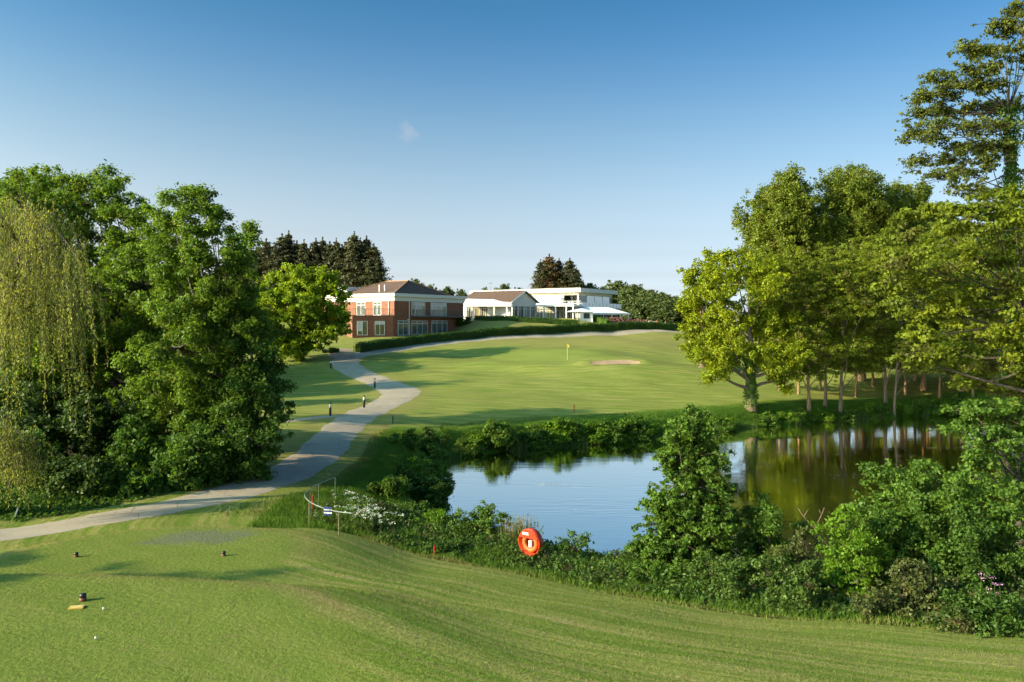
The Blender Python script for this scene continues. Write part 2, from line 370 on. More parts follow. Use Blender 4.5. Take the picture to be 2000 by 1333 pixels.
def lawn_mat(blade=False):
    m, nt, out = new_mat('lawn_blades' if blade else 'lawn'); co = objco(nt)
    A = lambda n: N(nt, 'ShaderNodeAttribute', attribute_name=n).outputs['Fac']
    geo = N(nt, 'ShaderNodeNewGeometry'); pos = geo.outputs['Position']
    big = noise(nt, pos, .16, 4, .6); mid = noise(nt, pos, .9, 5, .65); fine = noise(nt, pos, 9.0, 4, .7); vfine = noise(nt, pos, 45, 3, .7)
    c = ramp(nt, mid, [(.3, (.172, .248, .038)), (.5, (.24, .318, .053)), (.72, (.305, .358, .078))])
    c = mixc(nt, math_(nt, 'MULTIPLY', ramp_f(nt, big, .42, .62), .55), c, (0.194, 0.306, 0.037))
    # mowing lines
    mw = math_(nt, 'ADD', A('mow'), math_(nt, 'MULTIPLY', mid, .35))
    w = N(nt, 'ShaderNodeTexNoise', noise_dimensions='1D'); w.inputs['Scale'].default_value = 1.5; w.inputs['Detail'].default_value = 5; w.inputs['Roughness'].default_value = .72
    nt.links.new(mw, w.inputs['W'])
    line = ramp_f(nt, w.outputs['Fac'], .40, .60)
    notee = math_(nt, 'SUBTRACT', 1.0, math_(nt, 'MULTIPLY', A('tee'), .75))
    c = mixc(nt, math_(nt, 'MULTIPLY', math_(nt, 'MULTIPLY', line, .75), notee), c, (0.388, 0.393, 0.121))
    cb = N(nt, 'ShaderNodeCombineXYZ'); nt.links.new(math_(nt, 'MULTIPLY', mw, 3.6), cb.inputs[0]); nt.links.new(math_(nt, 'MULTIPLY', N_sep(nt, pos, 0), .16), cb.inputs[1])
    st = noise(nt, cb.outputs[0], 1.0, 6, .75)
    c = mixc(nt, math_(nt, 'MULTIPLY', math_(nt, 'MULTIPLY', ramp_f(nt, st, .5, .62), .95), notee), c, (0.456, 0.404, 0.165))
    c = mixc(nt, math_(nt, 'MULTIPLY', math_(nt, 'MULTIPLY', ramp_f(nt, st, .49, .38), .9), notee), c, (0.170, 0.273, 0.034))
    w2 = math_(nt, 'SINE', math_(nt, 'MULTIPLY', mw, 3.4))
    c = mixc(nt, math_(nt, 'MULTIPLY', math_(nt, 'MULTIPLY', ramp_f(nt, w2, .1, .9), .3), notee), c, (0.160, 0.240, 0.037))
    # tees: tired, slightly grey turf with worn scrapes
    worn = ramp_f(nt, noise(nt, scaled(nt, pos, (1, 1, .2)), 1.7, 6, .7, 1.2), .56, .70)
    c = mixc(nt, math_(nt, 'MULTIPLY', A('tee'), .45), c, (0.194, 0.246, 0.058))
    c = mixc(nt, math_(nt, 'MULTIPLY', worn, .55), c, (0.308, 0.251, 0.116))
    c = mixc(nt, math_(nt, 'MULTIPLY', A('green'), .8), c, (0.284, 0.349, 0.078))
    pn = math_(nt, 'MULTIPLY', A('patch'), ramp_f(nt, noise(nt, pos, 5, 5, .75), .2, .5))
    c = mixc(nt, math_(nt, 'MULTIPLY', pn, .85), c, (.2, .215, .16))
    # dry
    dr = math_(nt, 'MULTIPLY', A('dry'), ramp_f(nt, noise(nt, pos, 1.3, 5, .7), .25, .6))
    c = mixc(nt, math_(nt, 'MULTIPLY', dr, .8), c, (0.388, 0.316, 0.126))
    # rough
    rc = ramp(nt, noise(nt, pos, 1.6, 5, .7), [(.3, (.095, .2, .022)), (.6, (.155, .28, .03)), (.75, (.22, .3, .05))])
    c = mixc(nt, A('rough'), c, rc)
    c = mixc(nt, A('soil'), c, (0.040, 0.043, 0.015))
    c = mixc(nt, 1.0, c, ramp(nt, fine, [(.3, (.82, .84, .8)), (.7, (1.14, 1.12, 1.14))]), 'MULTIPLY')
    c = mixc(nt, 1.0, c, ramp(nt, vfine, [(.3, (.85, .85, .85)), (.7, (1.14, 1.14, 1.12))]), 'MULTIPLY')
    # divots
    v = N(nt, 'ShaderNodeTexVoronoi'); v.inputs['Scale'].default_value = .8; nt.links.new(pos, v.inputs['Vector'])
    dv = math_(nt, 'LESS_THAN', math_(nt, 'ADD', v.outputs['Distance'], math_(nt, 'MULTIPLY', fine, .12)), .085)
    c = mixc(nt, math_(nt, 'MULTIPLY', dv, .6), c, (0.102, 0.082, 0.034))
    c = mixc(nt, 1.0, c, (.82, .81, .74), 'MULTIPLY')
    b = N(nt, 'ShaderNodeBsdfPrincipled'); b.inputs['Roughness'].default_value = .9; b.inputs['Specular IOR Level'].default_value = .12
    nt.links.new(c, b.inputs[0])
    bp = N(nt, 'ShaderNodeBump'); bp.inputs['Strength'].default_value = .8; bp.inputs['Distance'].default_value = .06
    nt.links.new(math_(nt, 'ADD', math_(nt, 'MULTIPLY', fine, 1.0), math_(nt, 'MULTIPLY', vfine, .3)), bp.inputs['Height']); 
    if blade:  # turf blades shade mostly like the sward they stand in
        va = N(nt, 'ShaderNodeVectorMath', operation='MULTIPLY_ADD'); nt.links.new(geo.outputs['Normal'], va.inputs[0]); va.inputs[1].default_value = (.3, .3, .3); va.inputs[2].default_value = (0, 0, .75)
        vn = N(nt, 'ShaderNodeVectorMath', operation='NORMALIZE'); nt.links.new(va.outputs[0], vn.inputs[0]); nt.links.new(vn.outputs[0], b.inputs['Normal'])
    else: nt.links.new(bp.outputs[0], b.inputs['Normal'])
    t = N(nt, 'ShaderNodeBsdfTranslucent'); nt.links.new(mixc(nt, 1.0, c, (1.2, 1.15, .6), 'MULTIPLY'), t.inputs[0])
    mx = N(nt, 'ShaderNodeMixShader'); mx.inputs[0].default_value = .15
    nt.links.new(b.outputs[0], mx.inputs[1]); nt.links.new(t.outputs[0], mx.inputs[2])
    nt.links.new(mx.outputs[0], out.inputs[0]); return m
def ramp_f(nt, v, a, b):
    r = N(nt, 'ShaderNodeMapRange', clamp=True); r.inputs[1].default_value = a; r.inputs[2].default_value = b
    nt.links.new(v, r.inputs[0]); return r.outputs[0]
LAWN = lawn_mat(); BLADE = lawn_mat(True)

def axis(*spans):
    a = []
    for lo, hi, st in spans: a += list(np.arange(lo, hi, st))
    return np.array(sorted(set(np.round(a, 4))))
gx = axis((-600, -130, 30), (-130, -42, 2), (-42, 46, .4), (46, 130, 2), (130, 601, 30))
gy = axis((-60, 4, 4), (4, 30, .22), (30, 90, .4), (90, 175, .8), (175, 260, 5), (260, 1200, 40))
XX, YY = np.meshgrid(gx, gy); hh = terrain(XX, YY); ny, nx = XX.shape
idx = np.arange(nx * ny).reshape(ny, nx)
q = np.stack([idx[:-1, :-1], idx[:-1, 1:], idx[1:, 1:], idx[1:, :-1]], -1).reshape(-1, 4)
me = mesh_np('ground', np.c_[XX.ravel(), YY.ravel(), hh.ravel()], q, mats=[LAWN], smooth=True)
set_attrs(me, XX.ravel(), YY.ravel())
ground = tag(link('ground', me), 'rolling mown golf course grass around the pond and path', kind='structure')

# ------------------------------------------------------------------ path, dirt, sand, mat
def ribbon(name, line, width, mat, lift=.03, edge=.0, cross=9, widthf=None):
    line = np.asarray(line); t = np.gradient(line, axis=0); t /= np.linalg.norm(t, axis=1)[:, None]; nrm = np.c_[-t[:, 1], t[:, 0]]
    us = np.linspace(-.5, .5, cross); n = len(line)
    wv = np.full(n, width) if widthf is None else widthf
    wl = wv * (1 + .05 * np.sin(np.arange(n) * .7) + .03 * np.sin(np.arange(n) * 1.9 + 1))
    V = np.zeros((n, cross, 3))
    for k, u in enumerate(us):
        xy = line + nrm * (wl * u)[:, None]; V[:, k, :2] = xy; V[:, k, 2] = terrain(xy[:, 0], xy[:, 1]) + lift * (1 if abs(u) < .49 else 0.2)
    ii = np.arange(n * cross).reshape(n, cross)
    q = np.stack([ii[:-1, :-1], ii[:-1, 1:], ii[1:, 1:], ii[1:, :-1]], -1).reshape(-1, 4)
    me = mesh_np(name, V.reshape(-1, 3), q, mats=[mat], smooth=True)
    if len(me.polygons) and me.polygons[0].normal.z < 0: me.flip_normals()
    return link(name, me)
def path_mat(name, a, b_, stain):
    m, nt, out = new_mat(name); co = objco(nt); bs = N(nt, 'ShaderNodeBsdfPrincipled')
    c = ramp(nt, noise(nt, co, .7, 6, .65), [(.3, a), (.7, b_)])
    c = mixc(nt, math_(nt, 'MULTIPLY', ramp_f(nt, noise(nt, co, 2.3, 6, .7, 1.0), .55, .68), .45), c, stain)
    c = mixc(nt, 1.0, c, ramp(nt, noise(nt, co, 28, 3, .7), [(.3, (.8, .8, .8)), (.7, (1.18, 1.17, 1.15))]), 'MULTIPLY')
    vo = N(nt, 'ShaderNodeTexVoronoi', feature='DISTANCE_TO_EDGE'); vo.inputs['Scale'].default_value = .55
    wv = N(nt, 'ShaderNodeVectorMath', operation='MULTIPLY_ADD'); nt.links.new(N(nt, 'ShaderNodeTexNoise', i_Scale=1.3).outputs['Color'], wv.inputs[0]); wv.inputs[1].default_value = (.9, .9, .9); nt.links.new(co, wv.inputs[2]); nt.links.new(wv.outputs[0], vo.inputs['Vector'])
    ck = math_(nt, 'MULTIPLY', math_(nt, 'LESS_THAN', vo.outputs['Distance'], .012), ramp_f(nt, noise(nt, co, .4, 2), .45, .6))
    c = mixc(nt, math_(nt, 'MULTIPLY', ck, .55), c, (.07, .065, .05))
    nt.links.new(c, bs.inputs[0]); bs.inputs['Roughness'].default_value = .9
    bp = N(nt, 'ShaderNodeBump'); bp.inputs['Strength'].default_value = .35; bp.inputs['Distance'].default_value = .03
    nt.links.new(noise(nt, co, 20, 4), bp.inputs['Height']); nt.links.new(bp.outputs[0], bs.inputs['Normal'])
    nt.links.new(bs.outputs[0], out.inputs[0]); return m
pw = np.interp(PATH[:, 1], [0, 30, 60, 72, 84, 92, 105, 115, 160], [2.3, 2.35, 2.6, 3.2, 4.2, 3.4, 3.6, 3.2, 3.0])
tag(ribbon('path', PATH, PATHW, path_mat('path_asphalt', (.3, .252, .195), (.375, .32, .25), (.2, .162, .12)), widthf=pw), 'grey tarmac buggy path winding up to the clubhouse', kind='structure')
tag(ribbon('path', SIDE, 1.0, path_mat('path_gravel', (.27, .24, .19), (.34, .3, .24), (.2, .17, .12)), lift=.034, cross=5), 'narrow pale footpath joining the tarmac path', kind='structure')
tag(ribbon('path', DIRT, 4.0, path_mat('path_dirt', (.25, .19, .13), (.32, .25, .18), (.18, .13, .08)), lift=.036, cross=7), 'bare earth track at the end of the long hedge', kind='structure')

def sheet(name, poly, mat, lift, n=40):
    p = np.array(poly); x0, y0 = p.min(0) - .1; x1, y1 = p.max(0) + .1
    xs = np.linspace(x0, x1, n); ys = np.linspace(y0, y1, n); A, B = np.meshgrid(xs, ys)
    # pull outside points on to the outline so that the border is clean
    ins = inside(A, B, poly); c = p.mean(0)
    for _ in range(24):
        A = np.where(ins, A, A + (c[0] - A) * .06); B = np.where(ins, B, B + (c[1] - B) * .06); ins = inside(A, B, poly)
    V = np.c_[A.ravel(), B.ravel(), terrain(A.ravel(), B.ravel()) + lift]
    ii = np.arange(n * n).reshape(n, n); q = np.stack([ii[:-1, :-1], ii[:-1, 1:], ii[1:, 1:], ii[1:, :-1]], -1).reshape(-1, 4)
    return link(name, mesh_np(name, V, q, mats=[mat], smooth=True))
tag(sheet('bunker_sand', BUNK, plain('sand', (.31, .215, .135), .95, var=.15, scale=2, bump=.4, bscale=12), .03), 'shallow sand bunker beside the green', kind='structure')

# ------------------------------------------------------------------ water
def water_mat():
    m, nt, out = new_mat('pond_water'); co = objco(nt)
    w1 = noise(nt, scaled(nt, co, (.5, 2.2, 1)), 1.1, 3, .5); w2 = noise(nt, scaled(nt, co, (1, 3, 1)), 4.5, 2, .5)
    bp = N(nt, 'ShaderNodeBump'); nt.links.new(math_(nt, 'MULTIPLY_ADD', ramp_f(nt, noise(nt, scaled(nt, co, (.06, .2, 1)), 1.0, 3, .6), .45, .62), .2, .05), bp.inputs['Strength']); bp.inputs['Distance'].default_value = .05
    nt.links.new(math_(nt, 'ADD', w1, math_(nt, 'MULTIPLY', w2, .25)), bp.inputs['Height'])
    d = N(nt, 'ShaderNodeBsdfPrincipled'); d.inputs['Base Color'].default_value = (.12, .115, .09, 1); d.inputs['Roughness'].default_value = .25
    g = N(nt, 'ShaderNodeBsdfGlossy'); g.inputs['Roughness'].default_value = .012; g.inputs[0].default_value = (1, .955, .885, 1)
    fr = N(nt, 'ShaderNodeFresnel'); fr.inputs['IOR'].default_value = 1.6
    for s in (d, g, fr): nt.links.new(bp.outputs[0], s.inputs['Normal'])
    f = math_(nt, 'MULTIPLY_ADD', fr.outputs[0], 1.1, .62, clamp=True)
    mx = N(nt, 'ShaderNodeMixShader'); nt.links.new(f, mx.inputs[0]); nt.links.new(d.outputs[0], mx.inputs[1]); nt.links.new(g.outputs[0], mx.inputs[2])
    nt.links.new(mx.outputs[0], out.inputs[0]); return m
wm = MB(); wm.poly([(-7, 25, ZW), (80, 25, ZW), (80, 90, ZW), (-7, 90, ZW)])
tag(wm.build('water', water_mat()), 'still dark pond mirroring the sky and trees', kind='structure')

# ------------------------------------------------------------------ foliage machinery
def unit(v): return v / (np.linalg.norm(v, axis=-1, keepdims=True) + 1e-9)
def leaf_quads(P, Nn, L, Wd, r, fold=.18):
    n = len(P); t = unit(np.cross(Nn, r.normal(size=(n, 3)))); b = np.cross(Nn, t)
    sz = r.uniform(.5, 1.4, n); L = (L * sz * r.uniform(.85, 1.15, n))[:, None]; Wd = (Wd * sz * r.uniform(.8, 1.2, n))[:, None]
    V = np.empty((n, 4, 3)); V[:, 0] = P - t * L * .5; V[:, 1] = P + b * Wd * .5 + Nn * Wd * fold; V[:, 2] = P + t * L * .5 - Nn * L * .08; V[:, 3] = P - b * Wd * .5 + Nn * Wd * fold
    return V.reshape(-1, 3)
def quads_idx(n): return np.arange(n * 4).reshape(n, 4)
def tubes_np(list_pts, list_r, n=6):
    V, Q, b = [], [], 0
    for pts, rr in zip(list_pts, list_r):
        pts = np.asarray(pts); k = len(pts); d = np.gradient(pts, axis=0); d = unit(d)
        ref = np.where(np.abs(d[:, 2:3]) < .9, np.array([[0, 0, 1.0]]), np.array([[1.0, 0, 0]])); a = unit(np.cross(d, ref)); c = np.cross(d, a)
        th = np.arange(n) * 2 * math.pi / n
        ring = pts[:, None] + np.asarray(rr)[:, None, None] * (a[:, None] * np.cos(th)[None, :, None] + c[:, None] * np.sin(th)[None, :, None])
        V.append(ring.reshape(-1, 3)); ii = b + np.arange(k * n).reshape(k, n); jj = np.roll(ii, -1, 1)
        Q.append(np.stack([ii[:-1], jj[:-1], jj[1:], ii[1:]], -1).reshape(-1, 4)); b += k * n
    return np.concatenate(V), np.concatenate(Q)
def bez(a, b, c, k): t = np.linspace(0, 1, k)[:, None]; return a * (1 - t) ** 2 + 2 * b * t * (1 - t) + c * t * t

DEN, NLF = 1.45, 2.0
def crown(lobes, cr, dens, nleaf, L, Wd, r, flat=.75, shell=.45, outn=.6):
    """leaf clumps through the volume of each lobe; returns leaf verts and clump centres"""
    Vs, CC = [], []
    cr = cr * .74; nleaf = nleaf * .62
    for c, R in lobes:
        c = np.asarray(c, float); R = np.asarray(R, float)
        nc = max(4, int(DEN * dens * (R[0] * R[2] * R[1]) ** .667 / cr ** 2))
        d = unit(r.normal(size=(nc, 3))); u = r.uniform(shell, 1.0, nc)[:, None]; sprig = r.random(nc) < .2; u[sprig] = r.uniform(1.0, 1.32, (int(sprig.sum()), 1))
        cc = c + d * R * u
        CC.append((c, cc))
        rad = cr * r.uniform(.55, 1.25, nc); rad[sprig] *= .6; cnt = np.maximum(6, (NLF * nleaf * (rad / cr) ** 2)).astype(int)
        k = np.repeat(np.arange(nc), cnt); m = len(k)
        dd = unit(r.normal(size=(m, 3))); rho = r.uniform(.15, 1.0, m)[:, None] ** .6
        P = cc[k] + (dd * rho * .55 + r.normal(size=(m, 3)) * .42) * rad[k][:, None] * np.array([1, 1, flat])
        nn = unit(dd * outn + d[k] * .25 + np.array([0, 0, .45]) + r.normal(size=(m, 3)) * .55)
        Vs.append(leaf_quads(P, nn, L, Wd, r))
    return np.concatenate(Vs), CC

def make_tree(name, label, cat, base, lobes, trunk_r, leaf, bark, cr=.8, dens=2.2, nleaf=120, L=.18, Wd=.1, seed=1, group=None, fork=.35, top=None,
              subs=True, lean=(0, 0), flat=.75, shell=.45, parts=('trunk', 'crown'), nstem=1, ivy=None):
    r = np.random.default_rng(seed); base = np.asarray(base, float)
    root = empty(name, base, label, cat, group)
    lob = [(np.asarray(c, float) - base, np.asarray(R, float)) for c, R in lobes]
    V, CC = crown(lob, cr, dens, nleaf, L, Wd, r, flat, shell)
    zt = max(c[2] for c, R in lob) * (.78 if nstem == 1 else 1) if top is None else top; mean = np.mean([c for c, R in lob], 0); lean = (lean[0] + mean[0] * .3, lean[1] + mean[1] * .3)
    P, Rr = [], []
    for s in range(nstem):
        off = np.array([0, 0, 0]) if nstem == 1 else np.array([*(r.normal(size=2) * trunk_r * 4), 0])
        k = 8; t = np.linspace(0, 1, k)[:, None]
        line = off * (1 - t * .3) + np.array([lean[0], lean[1], zt]) * t + np.c_[r.normal(size=(k, 2)) * trunk_r * .5 * t, np.zeros(k)]
        if nstem > 1: line = off * (1 - t) + lob[(s * 3) % len(lob)][0] * t + np.c_[r.normal(size=(k, 2)) * trunk_r * t, np.zeros(k)]
        line[0] = off; line[0, 2] = -.25
        rad = trunk_r * (1 - .85 * t[:, 0]) * (1 + .5 * np.exp(-t[:, 0] * 22)); P.append(line); Rr.append(rad)
    main = P[0]
    for c, cc in CC:
        zs = min(max(c[2] * (fork + .35 * r.random()), fork * zt * .5), zt * .95); zs = min(zs, main[-1, 2] * .97)
        i = np.interp(zs, main[:, 2], np.arange(len(main))); a = np.array([np.interp(i, np.arange(len(main)), main[:, k]) for k in range(3)])
        mid_ = (a + c) / 2 + np.array([0, 0, -.1 * np.linalg.norm(c - a)]) + r.normal(size=3) * .08 * np.linalg.norm(c - a)
        P.append(bez(a, mid_, c, 7)); r0 = trunk_r * (1 - .8 * zs / zt) * .5; Rr.append(np.linspace(r0, max(.012, r0 * .25), 7))
        if subs:
            for q_ in (cc if len(lob) > 30 else cc[::2]):
                mm = (c + q_) / 2 + r.normal(size=3) * .1; P.append(bez(c, mm, q_, 4)); Rr.append(np.linspace(max(.012, r0 * .3), .008, 4))
    tv, tq = tubes_np(P, Rr, 7 if trunk_r > .1 else 5)
    link(parts[0], mesh_np(parts[0], tv, tq, mats=[bark], smooth=True), root)
    link(parts[1], mesh_np(parts[1], V, quads_idx(len(V) // 4), mats=[leaf]), root)
    if ivy is not None:  # leaves clinging to the trunk
        z0, z1, iw, n, lm = ivy
        zz = r.uniform(z0, z1, n); i = np.array([[np.interp(z, main[:, 2], main[:, k]) for k in range(2)] for z in zz]); a = r.uniform(0, 2 * math.pi, n)
        rr = trunk_r * .8 + iw * r.random(n) ** 1.5 * (.7 + .5 * np.sin(zz * 1.7))
        pp = np.c_[i[:, 0] + rr * np.cos(a), i[:, 1] + rr * np.sin(a), zz]; nn = unit(np.c_[np.cos(a), np.sin(a), np.full(n, .4)] + r.normal(size=(n, 3)) * .4)
        v = leaf_quads(pp, nn, L * .9, Wd * 1.1, r); link('ivy', mesh_np('ivy', v, quads_idx(n), mats=[lm]), root)
    return root

def LP(d, items, jit=1.0, seed=3, depth=1.0):
    """crown lobes given by photo column, row and half sizes at distance d"""
    r = np.random.default_rng(seed); out = []
    for it in items:
        px, py, rx, ry = it[:4]; dd = d + (it[4] if len(it) > 4 else r.uniform(-1, 1) * jit); s = dd / F
        out.append((W3(px, py, dd), (rx * s, rx * s * depth, ry * s)))
    return out
def egg(Ht, Wd, b=.3, n=12, seed=1, power=.5):
    r = np.random.default_rng(seed); out = []
    for i in range(n):
        t = (i + .5) / n; z = Ht * (b + (1 - b) * t * .93); prof = math.sin(math.pi * min(1, (t * .85 + .12))) ** power
        a = i * 2.4 + r.uniform(-.5, .5); rad = Wd / 2 * prof
        rr = rad * r.uniform(.42, .62) + .25; off = max(0, rad - rr) * r.uniform(.6, 1.1)
        out.append(((off * math.cos(a), off * math.sin(a), z), (rr, rr, rr * r.uniform(.75, 1.1))))
    return out

# ------------------------------------------------------------------ left hand trees
b = G(250, 41)
make_tree('broadleaf_tree', 'tall spreading green tree behind the weeping willow', 'tree', b,
    LP(41, [(190,395,70,60),(105,400,70,65),(40,390,60,50),(215,362,36,28),(120,352,30,22),(265,455,75,75),(170,500,110,90),(280,560,110,80),(50,500,90,100),(110,620,120,90),(250,660,110,80),(160,720,100,60),(330,640,60,60),(20,640,80,80)], 2.2, 1),
    .34, LM['mid'], BK['dark'], cr=.6, dens=1.8, nleaf=190, L=.16, Wd=.088, seed=11)
b = G(432, 37)
make_tree('broadleaf_tree', 'tall dark-stemmed tree with a forked leafy top beside the path', 'tree', b,
    LP(37, [(352,385,34,26),(335,425,42,40),(395,398,36,34),(385,440,48,40),(424,445,30,32),(330,510,80,62),(425,515,64,60),(455,480,22,22),(462,545,36,56),(400,600,105,70),(465,640,70,60),(350,680,110,62),(430,740,90,62),(300,760,80,50),(370,800,90,45)], 1.8, 2),
    .26, LM['mid'], BK['dark'], cr=.52, dens=1.7, nleaf=190, L=.15, Wd=.08, seed=12)
b = G(492, 50)
make_tree('broadleaf_tree', 'slim tree top poking up between the forked tree and the conifers', 'tree', b,
    LP(50, [(478,450,22,16),(490,470,16,14),(460,500,28,40),(474,540,22,46),(462,600,36,56),(490,640,30,46)], 1.0, 4), .16, LM['mid'], BK['dark'], cr=.5, dens=2, nleaf=80, L=.2, Wd=.11, seed=13)
b = G(505, 36)
make_tree('leafy_thicket', 'dense low tree bulging out at the path end of the wooded bank', 'tree', b,
    LP(36, [(505,700,52,62),(532,745,34,50),(480,780,75,70),(528,815,30,50),(505,860,48,60),(450,850,85,60),(470,900,70,45),(400,880,70,50)], 1.2, 5),
    .14, LM['deep'], BK['dark'], cr=.5, dens=2.0, nleaf=170, L=.145, Wd=.08, seed=14, nstem=4, fork=.2)
b = G(-30, 52)
make_tree('broadleaf_tree', 'tall tree behind the willow at the frame edge', 'tree', b,
    LP(52, [(20,380,60,40),(75,365,50,34),(-40,400,70,50),(110,420,60,50),(0,470,80,60),(80,500,70,60),(30,580,100,70)], 2, 17), .3, LM['mid'], BK['dark'], cr=.7, dens=2, nleaf=100, L=.22, Wd=.13, seed=18)
# understory on the bank
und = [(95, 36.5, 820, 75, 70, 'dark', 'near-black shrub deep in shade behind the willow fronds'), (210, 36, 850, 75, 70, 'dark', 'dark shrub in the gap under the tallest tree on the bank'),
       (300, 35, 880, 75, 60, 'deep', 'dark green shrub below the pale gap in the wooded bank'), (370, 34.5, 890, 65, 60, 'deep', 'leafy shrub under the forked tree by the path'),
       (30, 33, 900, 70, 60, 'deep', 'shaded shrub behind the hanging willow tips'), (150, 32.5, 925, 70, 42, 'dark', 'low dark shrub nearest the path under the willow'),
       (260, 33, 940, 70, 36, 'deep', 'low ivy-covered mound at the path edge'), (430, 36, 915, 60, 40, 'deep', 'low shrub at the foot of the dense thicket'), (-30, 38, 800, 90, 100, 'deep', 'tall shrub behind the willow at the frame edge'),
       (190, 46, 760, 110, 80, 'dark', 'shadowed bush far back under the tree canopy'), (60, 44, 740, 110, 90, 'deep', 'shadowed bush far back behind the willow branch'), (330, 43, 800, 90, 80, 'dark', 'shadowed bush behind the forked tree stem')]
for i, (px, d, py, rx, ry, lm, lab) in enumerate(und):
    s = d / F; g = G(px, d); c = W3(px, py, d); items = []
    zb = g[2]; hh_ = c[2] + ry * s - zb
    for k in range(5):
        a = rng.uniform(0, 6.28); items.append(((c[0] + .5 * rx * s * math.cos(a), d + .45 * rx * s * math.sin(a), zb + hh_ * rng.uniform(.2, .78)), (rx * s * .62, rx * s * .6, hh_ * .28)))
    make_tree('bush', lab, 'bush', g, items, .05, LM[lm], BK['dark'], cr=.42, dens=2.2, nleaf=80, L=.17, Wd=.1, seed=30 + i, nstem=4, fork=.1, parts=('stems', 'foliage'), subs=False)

# weeping willow
def willow():
    r = np.random.default_rng(21); d = 29.0; base = G(-60, d)
    root = empty('weeping_willow', base, 'weeping willow with yellow-green hanging fronds at the frame edge', 'tree')
    P, Rr = [], []
    trunk = np.array([base + (0, 0, -.3), base + (.1, 0, 2.2), W3(-20, 640, d), W3(18, 560, d), W3(45, 490, d), W3(60, 440, d)])
    P.append(np.array([np.interp(np.linspace(0, 5, 16), np.arange(6), trunk[:, k]) for k in range(3)]).T); Rr.append(np.linspace(.34, .06, 16))
    tips = []
    arcs = [(60,405),(110,425),(160,470),(190,520),(20,400),(-40,395),(90,450),(140,520),(40,450),(-20,440),(180,560),(120,480),(170,610),(60,520),(150,440),(100,560),(20,560),(-60,500),(50,600),(185,585),(35,430),(75,415),(125,445),(170,500)]
    for i, (px, py) in enumerate(arcs):
        px -= 22
        dd = d + r.uniform(-2.6, 2.6); c = W3(px, py, dd); a = trunk[r.integers(2, 6)]
        m = (a + c) / 2 + np.array([0, 0, .8 + .3 * r.random()]); B = bez(a, m, c, 9); P.append(B); Rr.append(np.linspace(.06, .014, 9))
        tips.append(B[4:])
    for px, py, d2 in ((10, 830, 27.6), (45, 850, 27.8), (80, 870, 28.0), (-10, 860, 27.5), (25, 880, 27.4), (60, 895, 27.8)):  # the low front spray
        c = W3(px, py, d2); B = bez(trunk[1], (trunk[1] + c) / 2 + np.array([0, 0, 1.2]), c, 8); P.append(B); Rr.append(np.linspace(.04, .01, 8)); tips.append(np.r_[B[4:], B[5:], B[5:]])
    SV = []; leafP = []; leafT = []
    for ti, pts in enumerate(tips):
        for _ in range(32):
            k = r.integers(0, len(pts)); s0 = pts[k] + r.normal(size=3) * (.28, .35, .12)
            ln = r.uniform(.8, 3.0) if ti < len(arcs) else r.uniform(.6, 1.9)
            if r.random() < .16 and ti < len(arcs): ln *= 1.8
            n = int(ln / .042); t = np.arange(n) / n
            out = r.normal(size=2) * .22
            line = s0 + np.c_[out[0] * np.sqrt(t) + .06 * np.sin(t * 5 + k), out[1] * np.sqrt(t), -ln * t + .12 * np.sin(np.minimum(t * 6, 3.1))]
            leafP.append(line + r.normal(size=line.shape) * .03); 
            P.append(line[::6] if n > 12 else line[::max(1, n - 1)]); Rr.append(np.full(len(P[-1]), .005))
    LPs = np.concatenate(leafP); n = len(LPs)
    tdir = unit(np.c_[r.normal(size=(n, 2)) * .45, -np.ones(n)]); nn = unit(np.cross(tdir, r.normal(size=(n, 3)))); bb = np.cross(nn, tdir)
    L = r.uniform(.07, .13, n)[:, None]; Wd = r.uniform(.011, .019, n)[:, None]
    V = np.empty((n, 4, 3)); V[:, 0] = LPs; V[:, 1] = LPs + tdir * L * .45 + bb * Wd; V[:, 2] = LPs + tdir * L; V[:, 3] = LPs + tdir * L * .45 - bb * Wd
    tv, tq = tubes_np([p - base for p in P if len(p) > 1], [q_ for p, q_ in zip(P, Rr) if len(p) > 1], 5)
    link('trunk', mesh_np('trunk', tv, tq, mats=[BK['dark']], smooth=True), root)
    link('crown', mesh_np('crown', V.reshape(-1, 3) - base, quads_idx(n), mats=[LM['willow']]), root)
willow()

# ------------------------------------------------------------------ maple by the clubhouse
b = G(585, 107)
maple = make_tree('maple_tree', 'round bright green maple standing before the brick clubhouse', 'tree', b,
    LP(107, [(585,540,34,28),(548,556,34,30),(625,552,36,28),(520,590,34,34),(585,590,50,40),(650,585,34,36),(510,632,28,26),(560,640,50,36),(620,635,50,36),(662,622,26,34),(575,680,34,22),(645,652,30,18),(540,665,30,22),(605,668,30,20)], 2.5, 7, 1.0),
    .42, LM['maple'], BK['dark'], cr=.85, dens=2.3, nleaf=85, L=.34, Wd=.24, seed=41, subs=False, fork=.3)

